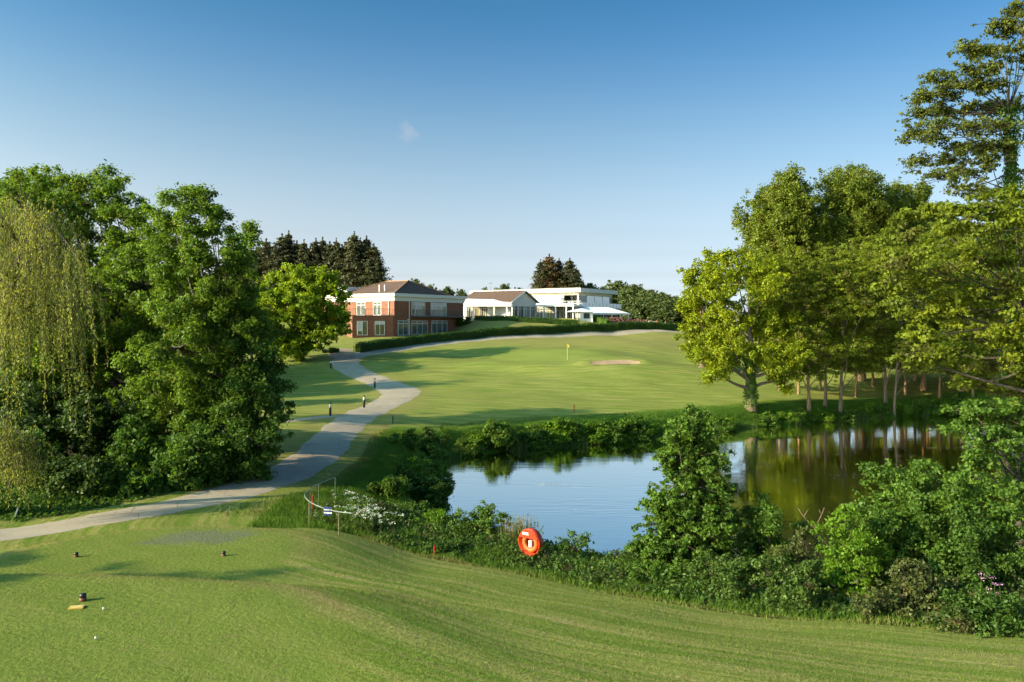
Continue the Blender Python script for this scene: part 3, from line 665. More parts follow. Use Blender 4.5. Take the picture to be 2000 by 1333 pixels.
# ------------------------------------------------------------------ right hand trees
ALD = dict(subs=True)
b = G(1466, 73.5)
make_tree('ivy_clad_tree', 'stout ivy-wrapped tree with a low bright skirt on the far bank', 'tree', b,
    LP(73.5, [(1400,560,40,44),(1440,520,40,36),(1495,550,46,46),(1425,620,58,46),(1500,630,60,46),(1385,680,34,36),(1435,690,58,36),(1515,700,52,38),(1400,728,28,22),(1540,745,26,26),(1555,690,34,30)], 2, 8),
    .44, LM['lime'], BK['grey'], cr=.7, dens=2.0, nleaf=120, L=.22, Wd=.14, seed=51, subs=False, ivy=(0, 5.5, .35, 2600, LM['shrub']))
b = G(1372, 101)
make_tree('lime_tree', 'yellow-green tree at the outer edge of the pond wood', 'tree', b,
    LP(101, [(1385,515,26,24),(1365,545,34,30),(1400,560,40,40),(1350,590,28,36),(1375,615,44,44),(1352,650,32,40),(1390,670,40,40),(1375,700,34,28)], 2, 9),
    .4, LM['lime'], BK['grey'], cr=1.0, dens=2.4, nleaf=90, L=.32, Wd=.22, seed=52, subs=False)
def poplar(px, d, top, wpx, lab, seed, leaf='olive', group='tall poplars behind the pond wood'):
    g = G(px, d); Ht = Z(top, d) - g[2]; Wm = wpx * d / F
    lob = [((g[0] + c[0], g[1] + c[1], g[2] + c[2]), R) for c, R in egg(Ht, Wm * 1.1, .26, 20, seed, .42)]
    return make_tree('poplar_tree', lab, 'tree', g, lob, .5, LM[leaf], BK['grey'], cr=.95, dens=2.1, nleaf=95, L=.3, Wd=.2, seed=seed, group=group, subs=False, flat=1.15)
poplar(1532, 106, 335, 190, 'big olive-green poplar, the outermost of the tall clump', 61)
poplar(1655, 109, 318, 200, 'tallest olive-green poplar in the middle of the tall clump', 62)
poplar(1765, 113, 350, 170, 'olive-green poplar on the inner side of the tall clump', 63)
poplar(1835, 118, 400, 150, 'olive-green poplar half hidden behind the ivy-trunked tree boughs', 64)
def alder(px, d, items, lab, seed, tr=.17, leaf='alder', bark='grey', **kw):
    g = G(px, d)
    make_tree('alder_tree', lab, 'tree', g, LP(d, items, 1.8, seed), tr, LM[leaf], BK[bark], cr=.55, dens=1.8, nleaf=80, L=.19, Wd=.11, seed=seed, group='slender trees along the far pond bank', subs=False, flat=.5, **kw)
alder(1580, 76, [(1545,520,40,30),(1575,560,50,32),(1540,590,46,28),(1590,610,46,28),(1560,650,52,22),(1600,680,40,18),(1560,715,46,18),(1605,730,34,14),(1530,630,34,20),(1555,500,30,20)], 'slim alder nearest the ivy-wrapped tree on the bank', 71, bark='warm')
alder(1612, 77.5, [(1610,505,46,28),(1640,540,46,30),(1600,560,46,28),(1640,590,46,28),(1610,640,50,22),(1650,660,40,18),(1630,705,46,16)], 'green-mossed alder stem between two browner stems', 72, tr=.15, bark='grey')
alder(1641, 76.5, [(1655,520,42,28),(1670,560,44,30),(1640,610,46,26),(1680,630,44,24),(1655,680,46,20),(1690,600,34,24),(1680,715,44,15)], 'dark leaning alder beside the mossy stem', 73, tr=.19)
alder(1730, 79.5, [(1700,490,46,30),(1735,520,50,32),(1705,560,50,30),(1745,590,50,30),(1715,640,54,26),(1690,690,46,18),(1750,680,46,20),(1725,715,50,16)], 'straight grey alder, first of the pair before the lit glade', 74)
alder(1746, 78.5, [(1770,480,50,30),(1800,530,50,34),(1770,560,44,28),(1805,600,46,32),(1780,650,50,24),(1820,670,44,22),(1790,715,48,16)], 'thin alder close beside the straight grey one', 75, tr=.13)
alder(1803, 88, [(1830,470,54,34),(1860,520,54,34),(1820,570,54,30),(1860,620,54,30),(1830,690,50,22),(1800,640,50,24)], 'leaning pale-trunked tree deeper in the pond wood', 76, tr=.24, bark='warm', leaf='olive')
alder(1880, 86, [(1890,480,54,34),(1930,520,54,40),(1890,570,54,30),(1930,640,60,34),(1880,690,54,24)], 'tree with a sunlit trunk behind the pond corner', 77, tr=.22, bark='warm', leaf='olive')
alder(1912, 90, [(1960,470,60,40),(1990,540,60,50),(1950,600,60,40),(2000,660,60,40),(1960,700,60,24)], 'multi-branched tree standing at the inner pond corner', 78, tr=.25, bark='warm', leaf='olive')
b = G(1684, 93)
make_tree('oak_tree', 'thick pale-trunked oak standing in the sunlit glade', 'tree', b,
    LP(93, [(1684,520,60,40),(1640,560,60,40),(1730,560,60,40),(1684,610,70,34),(1630,640,50,26),(1740,640,50,26)], 3, 10), .36, LM['olive'], BK['warm'], cr=.9, dens=2, nleaf=70, L=.3, Wd=.2, seed=79, subs=False)
# thinner trees standing between the named ones: copies of one built stem
g0 = G(1672, 84); thin = make_tree('slim_tree', 'slim feathery tree between the oak and the leaning alder', 'tree', g0, LP(84, [(1660,520,44,30),(1690,560,50,30),(1650,600,50,26),(1700,630,54,26),(1665,670,56,24),(1695,705,50,16),(1640,710,40,14)], 1.8, 88), .13, LM['alder'], BK['warm'], cr=.55, dens=1.8, nleaf=74, L=.2, Wd=.12, seed=88, group='slim trees inside the pond wood', subs=False, flat=.5)
chT = kids(thin)
for i, (px, d, s_, lab) in enumerate([(1560, 84, .95, 'slim tree just behind the first alder'), (1602, 88, 1.0, 'slim tree behind the mossy stem'), (1705, 90, 1.05, 'slim tree right beside the thick pale oak'), (1768, 86, .95, 'slim tree right of the pair of grey alders'), (1787, 93, 1.1, 'slim tree behind the leaning pale trunk'), (1835, 84, .9, 'slim tree between the leaning pale trunk and the sunlit one'), (1858, 91, 1.05, 'slim tree behind the sunlit trunk'), (1900, 83, .9, 'slim tree next to the pond corner'), (1945, 88, 1.0, 'slim tree behind the overhanging boughs at the pond corner'), (1522, 86, .9, 'slim tree just right of the ivy-wrapped tree')]):
    copy_tree(thin, G(px, d, -.05), i * 1.3 + .4, (s_, s_, s_ * (1 + .1 * math.sin(i * 3))), lab, 'slim trees inside the pond wood', chT)
# deeper trees of the wood: copies of two built kinds
g0 = G(1960, 112); woodA = make_tree('woodland_tree', 'tall tree filling the back of the pond wood', 'tree', g0, [((g0[0] + c[0], g0[1] + c[1], g0[2] + c[2]), R) for c, R in egg(19, 11, .3, 13, 5, .45)], .34, LM['olive'], BK['warm'], cr=.95, dens=2, nleaf=62, L=.34, Wd=.23, seed=80, group='trees deeper in the pond wood', subs=False)
chA = kids(woodA)
deep = [(1570, 135, .75, 'short tree seen between the alder stems, furthest left of the deep wood'), (1620, 128, .7, 'tree in the shade behind the mossy stem'), (1700, 140, .8, 'tree behind the oak across the glade'), (1760, 125, .85, 'tree behind the pair of grey alders'),
        (1810, 132, .9, 'tree behind the leaning pale trunk'), (1880, 105, .95, 'tree behind the sunlit trunk at the pond corner'), (1930, 128, .85, 'tree at the back of the pond corner'), (2020, 98, .9, 'tree at the frame edge behind the overhanging boughs'), (2080, 120, 1.0, 'tall tree just outside the wood edge'), (2120, 90, .95, 'tree beyond the frame edge by the pond'),
        (1500, 150, .62, 'small tree behind the ivy-wrapped tree'), (1850, 155, .8, 'distant tree behind the poplar clump')]
for i, (px, d, s, lab) in enumerate(deep):
    copy_tree(woodA, G(px, d, -.1), i * 1.7, (s, s, s * (1 + .12 * math.sin(i * 2.1))), lab, 'trees deeper in the pond wood', chA)

# big overhanging tree on the near right bank
BIG = [(1983,20),(1950,50),(1970,64),(2010,40),(1889,98),(1930,98),(1977,98),(1902,135),(1940,130),(1828,159),(1875,165),(1801,189),(1852,186),(1909,172),(1956,165),(1936,209),(1977,205),(1801,223),(1845,219),(1890,215),(1784,260),(1835,246),(1828,270),(1902,250),(1953,243),(1875,290),(1919,287),(1801,318),(1852,314),(1842,344),(1889,337),(1936,314),(1882,365),(1919,381),(1960,290),(2010,120),(2030,200),(2040,280),(2020,340),(2060,160),(2000,-20),(2040,60),(1960,400),(2020,420)]
b = np.array([X(1992, 36), 36.0, H(X(1992, 36), 36.0)])
make_tree('tall_bank_tree', 'tall open-branched tree with an ivy-covered trunk on the near bank', 'tree', b,
    LP(36, [(px, py, 40, 17) for px, py in BIG], 2.4, 11, .8), .2, LM['umber'], BK['dark'], cr=.32, dens=2.3, nleaf=40, L=.125, Wd=.078, seed=91, fork=.86, flat=.6, shell=.2, top=21, ivy=(6, 20, .6, 12000, LM['deep']))
b = np.array([X(2045, 31.5), 31.5, H(X(2045, 31.5), 31.5)])
make_tree('overhanging_alder', 'wide alder with layered yellow-lit boughs reaching over the pond', 'tree', b,
    LP(31.5, [(1935,405,50,22),(1985,385,44,26),(1885,412,46,18),(2000,430,50,30),(1985,700,50,40),(2000,560,50,40),(1800,415,60,18),(1870,440,56,22),(1950,450,60,30),(1755,465,50,18),(1830,490,74,20),(1920,510,74,26),(1735,515,44,18),(1790,545,66,20),(1870,575,76,24),(1960,570,64,30),(1820,610,66,20),(1890,645,76,24),(1965,650,60,28),(1795,650,46,16),(1850,690,66,20),(1930,715,66,24),(1990,760,56,30),(1990,500,60,40),(2010,620,60,40),(1750,590,40,16),(1780,700,44,14),(1900,745,56,18),(1720,565,34,14)], 2.6, 12, .9),
    .3, LM['alder'], BK['dark'], cr=.34, dens=2.3, nleaf=44, L=.15, Wd=.1, seed=92, top=10.5, fork=.8, flat=.5, shell=.2)
b = np.array([X(2060, 30), 30.0, H(X(2060, 30), 30.0)])
make_tree('overhanging_shrub', 'dark green low boughs drooping over the water at the frame edge', 'tree', b,
    LP(30, [(1900,800,56,22),(1965,810,56,30),(1870,840,46,20),(1940,860,60,28),(1905,895,44,22),(1970,910,50,34),(1935,945,44,22),(1985,960,34,30),(2010,850,50,50),(2030,930,50,60),(1990,1000,30,26)], 1.2, 13, .9),
    .12, LM['shrub'], BK['dark'], cr=.3, dens=2.2, nleaf=46, L=.13, Wd=.09, seed=93, fork=.4, flat=.55, shell=.2, nstem=3)

# ------------------------------------------------------------------ near bank shrubs
def shrub(name, lab, px, d, py_top, wpx, leaf, seed, L=.085, Wd=.05, cr=.24, dens=2.3, nleaf=85, tall=1.0, n=7, group=None, base_dz=0.0, flat=.7, shell=.3, cat='bush', lobes=None, nstem=5):
    g = G(px, d); g[2] += base_dz; s = d / F; top = Z(py_top, d); Ht = top - g[2]
    Ht = max(Ht, .5); Wm = wpx * s
    r = np.random.default_rng(seed); lob = []
    if lobes is None:
        for k in range(n):
            t = (k + .5) / n; a = k * 2.4 + r.uniform(-.4, .4); prof = (1 - t ** 2 * .75) if tall == 1 else (1 - t * .72)
            rad = Wm / 2 * prof; rr = max(.18, rad * r.uniform(.5, .7)); off = max(0, rad - rr) * r.uniform(.7, 1.15)
            rz = min(rr * .9, Ht * .3)
            lob.append(((g[0] + off * math.cos(a), g[1] + off * math.sin(a), g[2] + max(rz * .8, Ht * t * .95 - rz * .2)), (rr, rr, rz)))
        lob[-1] = ((lob[-1][0][0], lob[-1][0][1], g[2] + Ht - lob[-1][1][2] * .9), lob[-1][1])
        for k in range(n):
            dv = unit(r.normal(size=3)); dv[2] = abs(dv[2]) * .9; rr = Wm * r.uniform(.07, .14)
            lob.append(((g[0] + dv[0] * Wm * .52, g[1] + dv[1] * Wm * .52, g[2] + max(.12, Ht * (.35 + .62 * dv[2]))), (rr, rr, rr * 1.3)))
    else: lob = lobes
    return make_tree(name, lab, cat, g, lob, .035, LM[leaf], BK['dark'], cr=cr, dens=dens, nleaf=nleaf, L=L, Wd=Wd, seed=seed, nstem=nstem, fork=.1, parts=('stems', 'foliage'), subs=False, flat=flat, shell=shell, group=group)
g = G(1340, 24.2)
make_tree('young_tree', 'slender young tree with large leaves standing alone before the pond', 'tree', g,
    LP(24.2, [(1350,820,34,26),(1325,850,30,26),(1375,850,34,28),(1345,885,52,30),(1310,905,34,26),(1385,910,46,30),(1340,945,66,34),(1395,965,46,34),(1300,985,46,28),(1360,1000,70,36),(1285,1022,40,22),(1400,1025,46,34),(1320,1050,76,34),(1385,1070,60,30),(1270,1075,40,28),(1320,1095,66,24)], .5, 14, 1.0),
    .06, LM['shrub'], BK['dark'], cr=.22, dens=2.5, nleaf=66, L=.11, Wd=.06, seed=95, fork=.3, flat=.6, shell=.25)
shrub('bush', 'big dense green bush in front of the pond corner', 1790, 23.5, 893, 300, 'shrub', 101, n=11, cr=.3, nleaf=80, L=.1, Wd=.06)
shrub('bush', 'big bush merging with the dense one, beside the pale water gap', 1890, 22.5, 960, 210, 'shrubd', 102, n=9, cr=.28, nleaf=80)
shrub('bush', 'light green feathery bush left of the big dense bush', 1655, 21.8, 985, 150, 'bright', 103, n=8, cr=.2, nleaf=70, L=.09, Wd=.045)
shrub('bush', 'mid green bush between the young tree and the feathery bush', 1490, 24.5, 962, 170, 'shrub', 104, n=8, cr=.26, nleaf=70)
shrub('bush', 'brownish thin bush with bare twigs behind the feathery bush', 1565, 22.6, 1030, 110, 'brown', 105, n=6, cr=.22, nleaf=34, dens=1.6)
shrub('bush', 'dark leafy bush spilling toward the water beside the young tree', 1258, 25.2, 1062, 90, 'shrubd', 106, n=6, nleaf=50, dens=1.9)
shrub('bush', 'brambles with reddish leaves at the lawn edge below the dense bush', 1790, 19.9, 1120, 210, 'brown', 107, n=8, cr=.2, nleaf=60, L=.08)
shrub('bush', 'dark bramble patch at the lawn edge in the frame corner', 1930, 18.9, 1155, 170, 'shrubd', 108, n=7, cr=.2, nleaf=60)
shrub('bush', 'dark green bush at the frame edge under the drooping boughs', 2010, 21.5, 1030, 130, 'shrubd', 109, n=7, nleaf=60)
shrub('bush', 'grey-green nettle clump below the young tree', 1420, 22.0, 1085, 150, 'weed', 110, n=7, cr=.2, nleaf=50)
shrub('bush', 'leafy nettle clump below the mid green bush', 1540, 21.2, 1090, 150, 'weed', 111, n=7, cr=.2, nleaf=50)
shrub('bush', 'low leafy clump right of the young tree foot', 1300, 22.8, 1105, 120, 'shrub', 112, n=6, cr=.2, nleaf=50)
shrub('bush', 'small airy shrub beside the lifebuoy housing', 1112, 27.5, 1035, 80, 'shrub', 113, n=6, cr=.2, nleaf=22, dens=1.6, L=.09)
shrub('bush', 'airy shrub with upright shoots behind the red stake', 935, 29.5, 985, 130, 'shrub', 114, n=9, cr=.2, nleaf=34, dens=1.8, L=.1, tall=.8)
shrub('bush', 'small yellow-green bush behind the white flowers', 848, 29.5, 1002, 78, 'bright', 115, n=6, cr=.2, nleaf=50, L=.09)
shrub('bush', 'dark low bush beside the short red stake', 880, 26.8, 1052, 110, 'shrubd', 116, n=6, cr=.2, nleaf=50)
shrub('bush', 'grey-leaved low bush behind the railing sign', 700, 28.5, 1010, 60, 'weed', 117, n=5, cr=.2, nleaf=40)
# left bank of the pond
lb = [(838, 52, 838, 78, 'shrubd', 'bush at the far corner of the pond, top of the left bank row'), (800, 50, 846, 70, 'shrub', 'bright bush on the left bank just below the corner'), (842, 46, 868, 78, 'shrub', 'leaning bush half way along the left pond bank'),
      (815, 43, 900, 84, 'bright', 'fresh green bush half way along the left pond bank'), (850, 41, 905, 60, 'shrubd', 'bush overhanging the water midway down the left bank'), (800, 38.5, 922, 110, 'shrubd', 'large dark bush, biggest on the left pond bank'), (848, 37.5, 935, 70, 'shrubd', 'dark bush dipping to the water beside the biggest one'),
      (760, 36, 965, 66, 'shrub', 'loose bush on the grass side of the left bank'), (790, 33.5, 985, 80, 'shrub', 'loose bush above the white cow parsley')]
for i, (px, d, pt, w, lm, lab) in enumerate(lb):
    shrub('bush', lab, px, d, pt, w, lm, 120 + i, n=7, cr=.34, nleaf=66, L=.15, Wd=.09, group='bushes down the left pond bank')
# far bank bushes: three built, the rest copied
def pond_far0(px):
    d = np.arange(50, 90, .1); return d[np.where(sdf(X(px, d), d, POND) <= 0)[0][-1]] + .9
fbA = shrub('bush', 'rounded dark green bush at the water edge of the far bank', 965, 58.2, 822, 70, 'shrub', 131, n=8, cr=.4, nleaf=66, L=.18, Wd=.11, group='rounded bushes along the far pond bank')
fbB = shrub('bush', 'taller green bush in the middle of the far bank row', 1092, pond_far0(1092), 818, 52, 'bright', 132, n=8, cr=.4, nleaf=66, L=.18, Wd=.11, group='rounded bushes along the far pond bank')
chs = {0: kids(fbA), 1: kids(fbB)}
def pond_far(px):  # distance of the far shore in that column
    d = np.arange(50, 90, .1); i = sdf(X(px, d), d, POND) > 0; k = np.where(~i)[0]; return d[k[-1]]
fb = [(905, .75), (930, .9), (1040, .95), (1065, .8), (1125, .9), (1150, 1), (1180, .95), (1210, 1), (1240, 1.05), (1268, .95), (1400, .8), (1425, .75), (1500, .75), (1530, .8), (1560, .85), (1600, .8), (1640, .75), (1692, 1.0), (1725, .85), (1760, .9), (1800, 1.0), (1840, 1.05), (1875, 1.1), (1910, 1.0)]
for i, (px, s) in enumerate(fb):
    dd = pond_far(px) + .9; o = (fbA, fbB)[i % 2]
    p = G(px, dd, -.5)
    lab = ('dark green bush in the row at the water edge of the far bank' if px < 1300 else 'low bush under the trees at the water edge of the far bank')
    s *= 1.12; copy_tree(o, p, i * 1.9, (s * 1.1, s * 1.1, s * .85), lab, 'rounded bushes along the far pond bank' if px < 1300 else 'low bushes under the pond trees', chs[i % 2])

# ------------------------------------------------------------------ grass and weeds
def blades(n, x, y, hgt, wid, r, lean=.45):
    z = terrain(x, y); a = r.uniform(0, 6.283, n); u = np.c_[np.cos(a), np.sin(a), np.zeros(n)]
    b0 = np.c_[x, y, z - .01]; hv = hgt * r.uniform(.6, 1.4, n); l = r.normal(size=(n, 2)) * lean
    tip = b0 + np.c_[l[:, 0] * hv, l[:, 1] * hv, hv]; w = (wid * r.uniform(.7, 1.3, n))[:, None]
    V = np.stack([b0 - u * w, b0 + u * w, tip], 1).reshape(-1, 3); return V, np.arange(n * 3).reshape(n, 3)
def grass_obj(name, label, n, x, y, hgt, wid, seed, mat=BLADE, lean=.45):
    r = np.random.default_rng(seed); V, T = blades(n, x, y, hgt, wid, r, lean)
    me = mesh_np(name, V, tris=T, mats=[mat])
    for k, v in attrs(x, y).items():
        at = me.attributes.new(k, 'FLOAT', 'POINT'); at.data.foreach_set('value', np.repeat(np.asarray(v, np.float32), 3))
    return tag(link(name, me), label, 'grass', kind='stuff')
r = np.random.default_rng(5); n = 380000
d = 9.5 + (34 - 9.5) * r.random(n) ** 1.25; px = r.uniform(-160, 2160, n); x, y = X(px, d), d
m = (sdf(x, y, POND) > .3) & (seg_dist(x, y, [tuple(p) for p in PATH[::4]]) > 1.25) 
x, y = x[m], y[m]; at = attrs(x, y)
grass_obj('grass', 'short mown turf blades of the tees and foreground lawn', len(x), x, y, .024 + .015 * (1 - at['tee']) + .16 * at['rough'], .0055 + .005 * at['rough'], 6)
# long grass fringes along the lawn edge and the banks
r = np.random.default_rng(8); E = resample(np.array(EDGE), .05)
def along(n, lo, hi, p=1.0):
    i = r.integers(0, len(E) - 1, n); t = np.gradient(E, axis=0)[i]; t /= np.linalg.norm(t, axis=1)[:, None]; o = lo + (hi - lo) * r.random(n) ** p
    nn = np.c_[-t[:, 1], t[:, 0]]; return E[i, 0] + nn[:, 0] * o, E[i, 1] + nn[:, 1] * o, o
x, y, o = along(60000, .05, 3.2, 1.3); m = sdf(x, y, POND) > .1; x, y, o = x[m], y[m], o[m]
clump = .6 + .5 * np.sin(x * 2.3) * np.sin(y * 1.9 + x)
grass_obj('long_grass', 'long bright green grass fringe between lawn and pond scrub', len(x), x, y, (.14 + .2 * np.clip(o, 0, 1.5)) * clump, .012, 9)
t = r.integers(0, 2, 42000); pxs = r.uniform(860, 1980, 42000); dsh = np.interp(pxs, np.arange(860, 1990, 10), [pond_far(p) if p > 882 else 55.5 for p in np.arange(860, 1990, 10)])
d = dsh + .1 + 5.5 * r.random(42000) ** 1.3; x, y = X(pxs, d), d
grass_obj('long_grass', 'rough bank grass above the far shore of the pond', len(x), x, y, (.1 + .14 * (d - dsh < 2.5)), .018, 10)
t = r.uniform(880, 1900, 11000); dd = np.interp(t, np.arange(870, 1990, 10), [pond_far(max(p, 884)) for p in np.arange(870, 1990, 10)]) + r.normal(size=11000) * .35 + .15; m = np.sin(t * .07) + np.sin(t * .023 + 1) > -.4; t, dd = t[m], dd[m]
grass_obj('reeds', 'pale green reeds along the far waterline of the pond', len(t), X(t, dd), dd, .35 + .3 * (np.sin(t * .05) > 0), .016, 12, LM['weed'], .18)
y = r.uniform(29, 56, 30000); x = np.interp(y, [29, 40, 50, 56], [-7.4, -6.6, -7, -6.5]) + r.normal(size=30000) * 1.6; m = (sdf(x, y, POND) > .1) & (seg_dist(x, y, [tuple(p) for p in PATH[::4]]) > 2.2); x, y = x[m], y[m]
grass_obj('long_grass', 'bright uncut grass strip between the path and the left bank bushes', len(x), x, y, np.full(len(x), .16), .014, 11)

def weeds(name, label, n, seed, xy, hf, leaf, L, Wd, per=10, cat='weeds'):
    r = np.random.default_rng(seed); x, y, hgt = xy
    z = terrain(x, y); k = np.repeat(np.arange(len(x)), per); t = r.uniform(.1, 1, len(k)); m = len(k)
    ln = r.normal(size=(len(x), 2)) * .16; a = r.uniform(0, 6.283, m); o = .1 * (1.15 - t)
    P = np.c_[x[k] + ln[k, 0] * t * hgt[k] + o * np.cos(a), y[k] + ln[k, 1] * t * hgt[k] + o * np.sin(a), z[k] + t * hgt[k]]
    nn = unit(np.c_[np.cos(a) * .5, np.sin(a) * .5, np.full(m, .8)] + r.normal(size=(m, 3)) * .3)
    V = leaf_quads(P, nn, L, Wd, r); Qd = quads_idx(m)
    # stems
    st = np.c_[x, y, z]; sv = np.stack([st + (.006, 0, 0), st - (.006, 0, 0), st + np.c_[ln * hgt[:, None], hgt]], 1).reshape(-1, 3)
    me = mesh_np(name, np.r_[V, sv], Qd, np.arange(len(sv)).reshape(-1, 3) + len(V), mats=[leaf])
    return tag(link(name, me), label, cat, kind='stuff')
x, y, o = along(13000, .5, 5.5, 1.0); m = sdf(x, y, POND) > -.1; x, y, o = x[m], y[m], o[m]
hgt = np.clip(.16 + .22 * o, .2, .85) * (.65 + .5 * (.5 + .5 * np.sin(x * 1.7 + 2 * np.sin(y)))) * r.uniform(.7, 1.2, len(x)); hgt[x < .8] *= .72; hgt[(x > .9) & (x < 4.3) & (o > 2.6)] *= .42
weeds('undergrowth', 'nettles and weeds filling the scrub between lawn and pond', 0, 15, (x, y, hgt), None, LM['weed'], .1, .055, 12, 'undergrowth')
y = r.uniform(28.5, 37, 5000); pxx = r.uniform(-40, 520, 5000); x = X(pxx, y); dpa = seg_dist(x, y, [tuple(p) for p in PATH[::4]]); up = y > np.interp(x, PATH[:60, 0], PATH[:60, 1]); m = (dpa > 2.0) & up; x, y, dpa = x[m], y[m], dpa[m]
weeds('undergrowth', 'dark ivy and weeds carpeting the wooded bank beside the path', 0, 16, (x, y, np.clip(.08 + .1 * (dpa - 2), .08, .5)), None, LM['deep'], .1, .07, 9, 'undergrowth')

# flowers: each a thing of its own
def umbel_patch(name, lab, px, d, n, spread, hgt, fm, seed, fs=.05, cat='flowers'):
    g = G(px, d); r = np.random.default_rng(seed); root = empty(name, g, lab, cat)
    P, Rr, VF, VL = [], [], [], []
    for i in range(n):
        o = np.array([r.normal() * spread[0], r.normal() * spread[1], 0]); gz = H(g[0] + o[0], g[1] + o[1]) - g[2]; h = hgt * r.uniform(.75, 1.2)
        a = o + (0, 0, gz); c = a + (r.normal() * .06, r.normal() * .06, h); P.append(np.array([a, (a + c) / 2 + (.01, 0, 0), c])); Rr.append([.006, .005, .004])
        k = 14; pp = c + r.normal(size=(k, 3)) * (fs, fs, fs * .35); VF.append(leaf_quads(pp, unit(r.normal(size=(k, 3)) * .4 + (0, 0, 1)), fs * .7, fs * .6, r))
        k = 7; t = r.uniform(.1, .7, k)[:, None]; pp = a + (c - a) * t + r.normal(size=(k, 3)) * .07; VL.append(leaf_quads(pp, unit(r.normal(size=(k, 3)) * .6 + (0, 0, .8)), .12, .05, r))
    tv, tq = tubes_np(P, Rr, 4); nv = len(tv); L = np.concatenate(VL)
    link('stems', mesh_np('stems', np.r_[tv, L], np.r_[tq, quads_idx(len(L) // 4) + nv], mats=[LM['weed']]), root)
    Fv = np.concatenate(VF); link('blossoms', mesh_np('blossoms', Fv, quads_idx(len(Fv) // 4), mats=[fm]), root)
umbel_patch('cow_parsley', 'white cow parsley in flower beside the railing sign', 720, 28.2, 70, (.55, .5), .75, LM['white'], 1)
umbel_patch('cow_parsley', 'thin white cow parsley just behind the railing posts', 690, 30.5, 22, (.35, .35), .8, LM['white'], 2)
umbel_patch('pink_flowers', 'pink flower heads above the brambles at the frame edge', 1945, 18.9, 9, (.22, .15), 1.15, LM['pink'], 3, .045)
# pale reed clump by the lifebuoy
g = G(1012, 27.8); r = np.random.default_rng(4); root = empty('reed_clump', g, 'straw-coloured upright stems beside the lifebuoy housing', 'reeds')
nb = 420; xx = r.normal(size=nb) * .26; yy = r.normal(size=nb) * .22; hv = r.uniform(.5, 1.35, nb); a = r.uniform(0, 6.28, nb); w = .008
b0 = np.c_[xx, yy, np.full(nb, -.1)]; tip = b0 + np.c_[r.normal(size=nb) * .08, r.normal(size=nb) * .08, hv]; u = np.c_[np.cos(a), np.sin(a), np.zeros(nb)] * w
link('stems', mesh_np('stems', np.stack([b0 - u, b0 + u, tip + u * .4, tip - u * .4], 1).reshape(-1, 3), quads_idx(nb), mats=[LM['straw']]), root)
k = 900; j = r.integers(0, nb, k); t = r.uniform(.3, 1, k)[:, None]; pp = b0[j] + (tip[j] - b0[j]) * t + r.normal(size=(k, 3)) * .03
link('leaves', mesh_np('leaves', leaf_quads(pp, unit(r.normal(size=(k, 3)) + (0, 0, .3)), .09, .03, r), quads_idx(k), mats=[LM['shrub']]), root)
# bare dead branch by the feathery bush
mb = MB()
P0 = G(1600, 23)
for pts, rr in (([(1598, 1085), (1592, 1032), (1570, 1010), (1558, 992)], .025), ([(1592, 1032), (1604, 1008), (1610, 992)], .018), ([(1570, 1010), (1578, 996)], .012), ([(1604, 1008), (1600, 996)], .01)):
    mb.tube([W3(px, py, 23) for px, py in pts], [rr * (1 - .2 * i) for i in range(len(pts))], 6)
tag(mb.build('dead_branch', BK['grey'], smooth=True), 'bare forked dead branch sticking out behind the feathery bush', 'branch')

# ------------------------------------------------------------------ hedges
def hedge(name, lab, line, w, hgt, leaf, seed, L=.2, dens=55, zoff=0.0, cat='hedge'):
    r = np.random.default_rng(seed); P = resample(np.asarray(line, float), .5); n = len(P)
    t = np.gradient(P, axis=0); t /= np.linalg.norm(t, axis=1)[:, None]; nn = np.c_[-t[:, 1], t[:, 0]]; gz = terrain(P[:, 0], P[:, 1]) + zoff
    prof = [(-.5, -.2), (-.48, .6), (-.42, .93), (-.2, 1), (.2, 1), (.42, .93), (.48, .6), (.5, -.2)]
    V = np.zeros((n, len(prof), 3))
    hv = hgt * (1 + .03 * np.sin(np.arange(n) * .9) + .02 * r.normal(size=n))
    for k, (u, v) in enumerate(prof): V[:, k, :2] = P + nn * (u * w * .86); V[:, k, 2] = gz + v * hv * .93
    m = len(prof); ii = np.arange(n * m).reshape(n, m); Q = np.stack([ii[:-1, :-1], ii[:-1, 1:], ii[1:, 1:], ii[1:, :-1]], -1).reshape(-1, 4)
    caps = np.array([[0, 1, 2, 3], [0, 3, 4, 7], [4, 5, 6, 7]]); Q = np.r_[Q, caps, caps[:, ::-1] + (n - 1) * m]
    tot = int(dens * (n * .5) * (w + 2 * hgt)); i = r.integers(0, n, tot); f = r.uniform(0, 2 * hgt + w, tot)
    u = np.where(f < hgt, -.5, np.where(f < hgt + w, (f - hgt) / w - .5, .5)); v = np.where(f < hgt, f / hgt, np.where(f < hgt + w, 1, (2 * hgt + w - f) / hgt))
    c = np.abs(u) > .4; pos = np.c_[P[i] + nn[i] * (u * w * (1 - .12 * (v > .85)))[:, None] + t[i] * r.uniform(-.3, .3, tot)[:, None], gz[i] + v * hv[i]] + r.normal(size=(tot, 3)) * .05
    no = unit(np.c_[nn[i] * (u * 2)[:, None], (v > .95) * 1.0] + r.normal(size=(tot, 3)) * .5)
    lv = leaf_quads(pos, no, L, L * .6, r); b0 = len(V.reshape(-1, 3))
    me = mesh_np(name, np.r_[V.reshape(-1, 3), lv], np.r_[Q, quads_idx(tot) + b0], mats=[leaf]); return tag(link(name, me), lab, cat)
hl = [(699, 114.5), (760, 119.8), (850, 128), (950, 135.8), (1030, 140.4), (1100, 144.9), (1200, 150.4), (1340, 157.4)]
hedge('hedge', 'long clipped hedge curving along the upper side of the path', [(X(p, d), d) for p, d in hl], 1.2, 1.28, LM['hedge'], 1)
